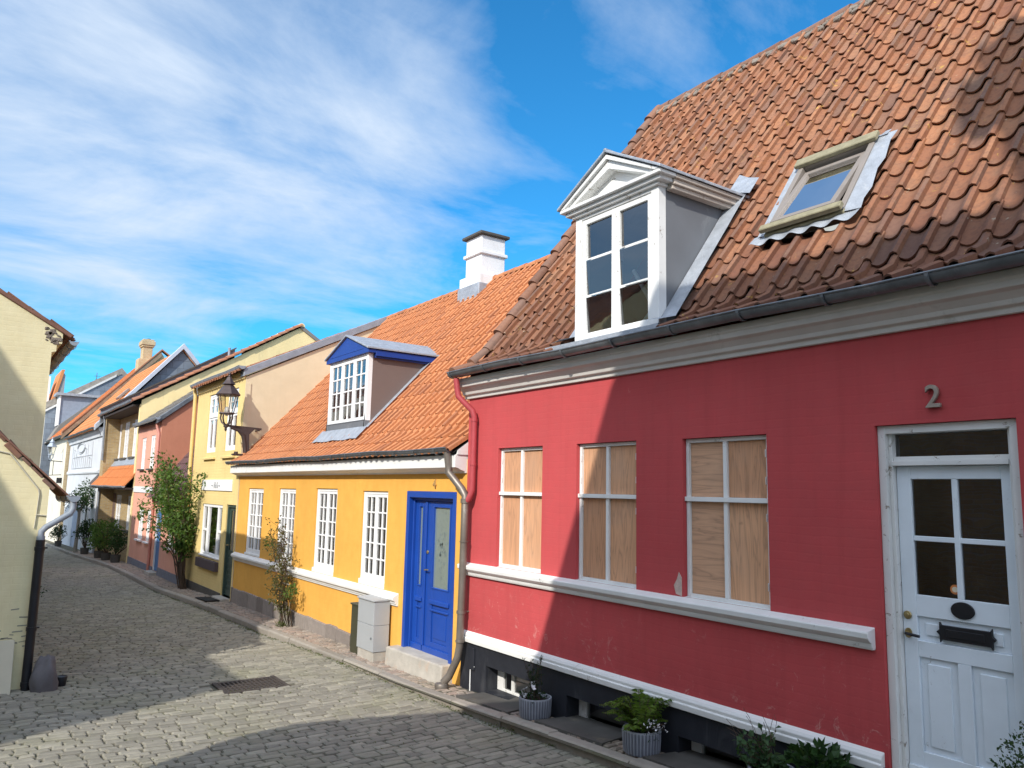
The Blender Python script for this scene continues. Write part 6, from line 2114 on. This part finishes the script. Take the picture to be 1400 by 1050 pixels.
mb.tube([(5.56, 15.3, -1.9), (5.56, 15.75, -1.9)], .012, 5)
mb.build('dry_canes', BARK, bpy.data.objects['rose_bush'])
rng = random.Random(77)
def shrub(label, c, r, h, m, n, sz, pr=.2, ph=.3, grp='potted shrubs along the brick house', name='potted_shrub', flat=(1, 1, 1)):
    r_ = root(name, c, label, 'shrub', grp)
    mb = MB(); mb.lathe(c, [(pr * .8, 0), (pr, ph), (pr * .9, ph), (pr * .85, ph - .04)], 14); mb.build('pot', CAPM, r_)
    st, lf = MB(), MB()
    for k in range(12):
        a = rdir(rng, .8); a.z = abs(a.z)
        st.tube([Vector(c) + Vector((0, 0, ph - .05)), Vector(c) + Vector((0, 0, ph + h * .3)) + Vector((a.x * r, a.y * r, a.z * h * .6))], .012, 5)
    for k in range(7):
        v = rdir(rng)
        clump(lf, Vector(c) + Vector((v.x * r * .55, v.y * r * .55, ph + h * (.5 + .38 * v.z))), r * .62, n // 7, sz, rng, flat=flat)
    st.build('stems', STEM, r_); lf.build('foliage', m, r_)
shrub('round dark shrub in a pot nearest the salmon house', (5.45, 34.6, zp(34.6)), .42, 1.0, LHEDGE, 800, .10)
shrub('bushy green shrub with pale shoots in front of the brick house', (5.4, 36.6, zp(36.6)), .55, 1.35, LROSE, 900, .12)
shrub('leafy potted shrub below the brown brick panel', (5.4, 38.6, zp(38.6)), .5, 1.25, LROSE, 800, .12)
shrub('dark upright shrub in a pot beside the brick pier', (5.35, 42.6, zp(42.6)), .5, 1.3, LDARK, 700, .12)
shrub('small straggly potted plant farthest down the street', (5.2, 52.5, zp(52.5)), .45, 1.1, LDARK, 400, .14, grp=None)
TT = root('topiary_tree', (5.2, 44.6, zp(44.6)), 'small round headed tree on a pale trunk outside the pale grey house', 'tree')
mb = MB(); mb.tube(wander((5.2, 44.6, zp(44.6) - .05), (5.2, 44.6, -1.3), 6, .03, rng), .09, 8, radii=[.10, .09, .08, .085, .075, .07, .07]); 
for k in range(5):
    v = rdir(rng, .5); mb.tube([(5.2, 44.6, -1.5), (5.2 + v.x * .4, 44.6 + v.y * .4, -.9 + abs(v.z) * .4)], .03, 5)
mb.build('trunk', BARK, TT, smooth=True)
mb = MB()
for k in range(9):
    v = rdir(rng); clump(mb, (5.2 + v.x * .45, 44.6 + v.y * .45, -.62 + v.z * .45), .5, 150, .12, rng)
mb.build('crown', LHEDGE, TT)
r_ = root('wall_weed', (1.08, 13.3, -1.5), 'tiny weed growing from the corner of the cream lean to', 'weed')
mb = MB(); clump(mb, (1.12, 13.0, -1.52), .09, 40, .04, rng); mb.build('leaves', LDARK, r_)

# ================================================================== SKY
wd = bpy.data.worlds.new('World'); SC.world = wd; wd.use_nodes = True
t = NT(wd.node_tree); t.n.clear()
out = t.new('ShaderNodeOutputWorld'); bg = t.new('ShaderNodeBackground'); t.l.new(bg.outputs[0], out.inputs[0])
sky = t.new('ShaderNodeTexSky'); sky.sky_type = 'NISHITA'; sky.sun_disc = False
sky.sun_elevation = SUN_EL; sky.sun_rotation = SUN_AZ % (2 * PI)
sky.altitude = 0; sky.air_density = 1.0; sky.dust_density = .4; sky.ozone_density = 2.5
g = t.new('ShaderNodeTexCoord').outputs['Generated']
s = t.new('ShaderNodeSeparateXYZ'); t.l.new(g, s.inputs[0])
# clouds lie on a flat layer high above: project the view direction on it
den = t.math('MAXIMUM', t.math('ADD', s.outputs[2], .10), .03)
cb = t.new('ShaderNodeCombineXYZ')
t.l.new(t.math('DIVIDE', s.outputs[0], den), cb.inputs[0]); t.l.new(t.math('DIVIDE', s.outputs[1], den), cb.inputs[1])
P = cb.outputs[0]
n1 = t.noise(t.mapping(P, (.8, 1.0, 1), (0, 0, .6)), 1.25, 12, .62, .5)
n2 = t.noise(t.mapping(P, (.8, 2.6, 1), (0, 0, .5)), 1.6, 9, .62, .5)
# one broad bank of high cloud over the far left of the street
def bank(px, py, w):
    d = (fw + ci * ((px - 700) / F_PX) - cj * ((py - 525) / F_PX)).normalized()
    dt = t.new('ShaderNodeVectorMath', operation='DOT_PRODUCT')
    t.l.new(g, dt.inputs[0]); dt.inputs[1].default_value = d
    return t.mapr(dt.outputs['Value'], math.cos(math.radians(w)), 1.0)
bk = t.math('MAXIMUM', bank(90, 70, 22), t.math('MULTIPLY', bank(400, 180, 16), .85))
bk = t.math('MAXIMUM', bk, t.math('MULTIPLY', bank(-800, -150, 32), .7))
bk = t.math('MAXIMUM', bk, t.math('MULTIPLY', bank(560, 300, 12), .30))
bk = t.math('MAXIMUM', bk, t.math('MULTIPLY', bank(960, 30, 9), .22))
cov = t.math('ADD', t.math('MULTIPLY', bk, .95), t.math('MULTIPLY', t.math('SUBTRACT', t.math('ADD', t.math('MULTIPLY', n1, .82), t.math('MULTIPLY', n2, .18)), .5), 3.0))
f = t.mapr(cov, .10, 1.08, 0, .97)
low = t.mapr(s.outputs[2], .02, .16, 0, 1)
f = t.math('MULTIPLY', f, t.math('ADD', t.math('MULTIPLY', low, .85), .15))
skyc = t.mix(1.0, sky.outputs[0], (.22, .96, 1.32), 'MULTIPLY')
# bright cloud added behind the photographer, round the sun, to lift the shade fill
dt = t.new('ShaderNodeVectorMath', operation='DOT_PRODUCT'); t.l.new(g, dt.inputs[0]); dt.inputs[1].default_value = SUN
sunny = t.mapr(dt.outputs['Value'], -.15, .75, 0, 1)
fill_veil = t.math('MULTIPLY', sunny, t.mapr(t.math('ADD', n1, t.math('MULTIPLY', sunny, .25)), .42, .72, .35, 1))
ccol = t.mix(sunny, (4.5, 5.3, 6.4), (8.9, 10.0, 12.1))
col = t.mix(t.math('MAXIMUM', f, fill_veil), skyc, ccol)
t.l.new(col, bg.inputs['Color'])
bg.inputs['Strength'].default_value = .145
vs_ = SC.view_settings
vs_.view_transform = 'Standard'; vs_.look = 'None'; vs_.exposure = 0.15; vs_.gamma = 1.0
SC.render.resolution_x, SC.render.resolution_y = 1024, 768
SC.cycles.max_bounces = 6
SC.cycles.diffuse_bounces = 4
SC.cycles.transparent_max_bounces = 12
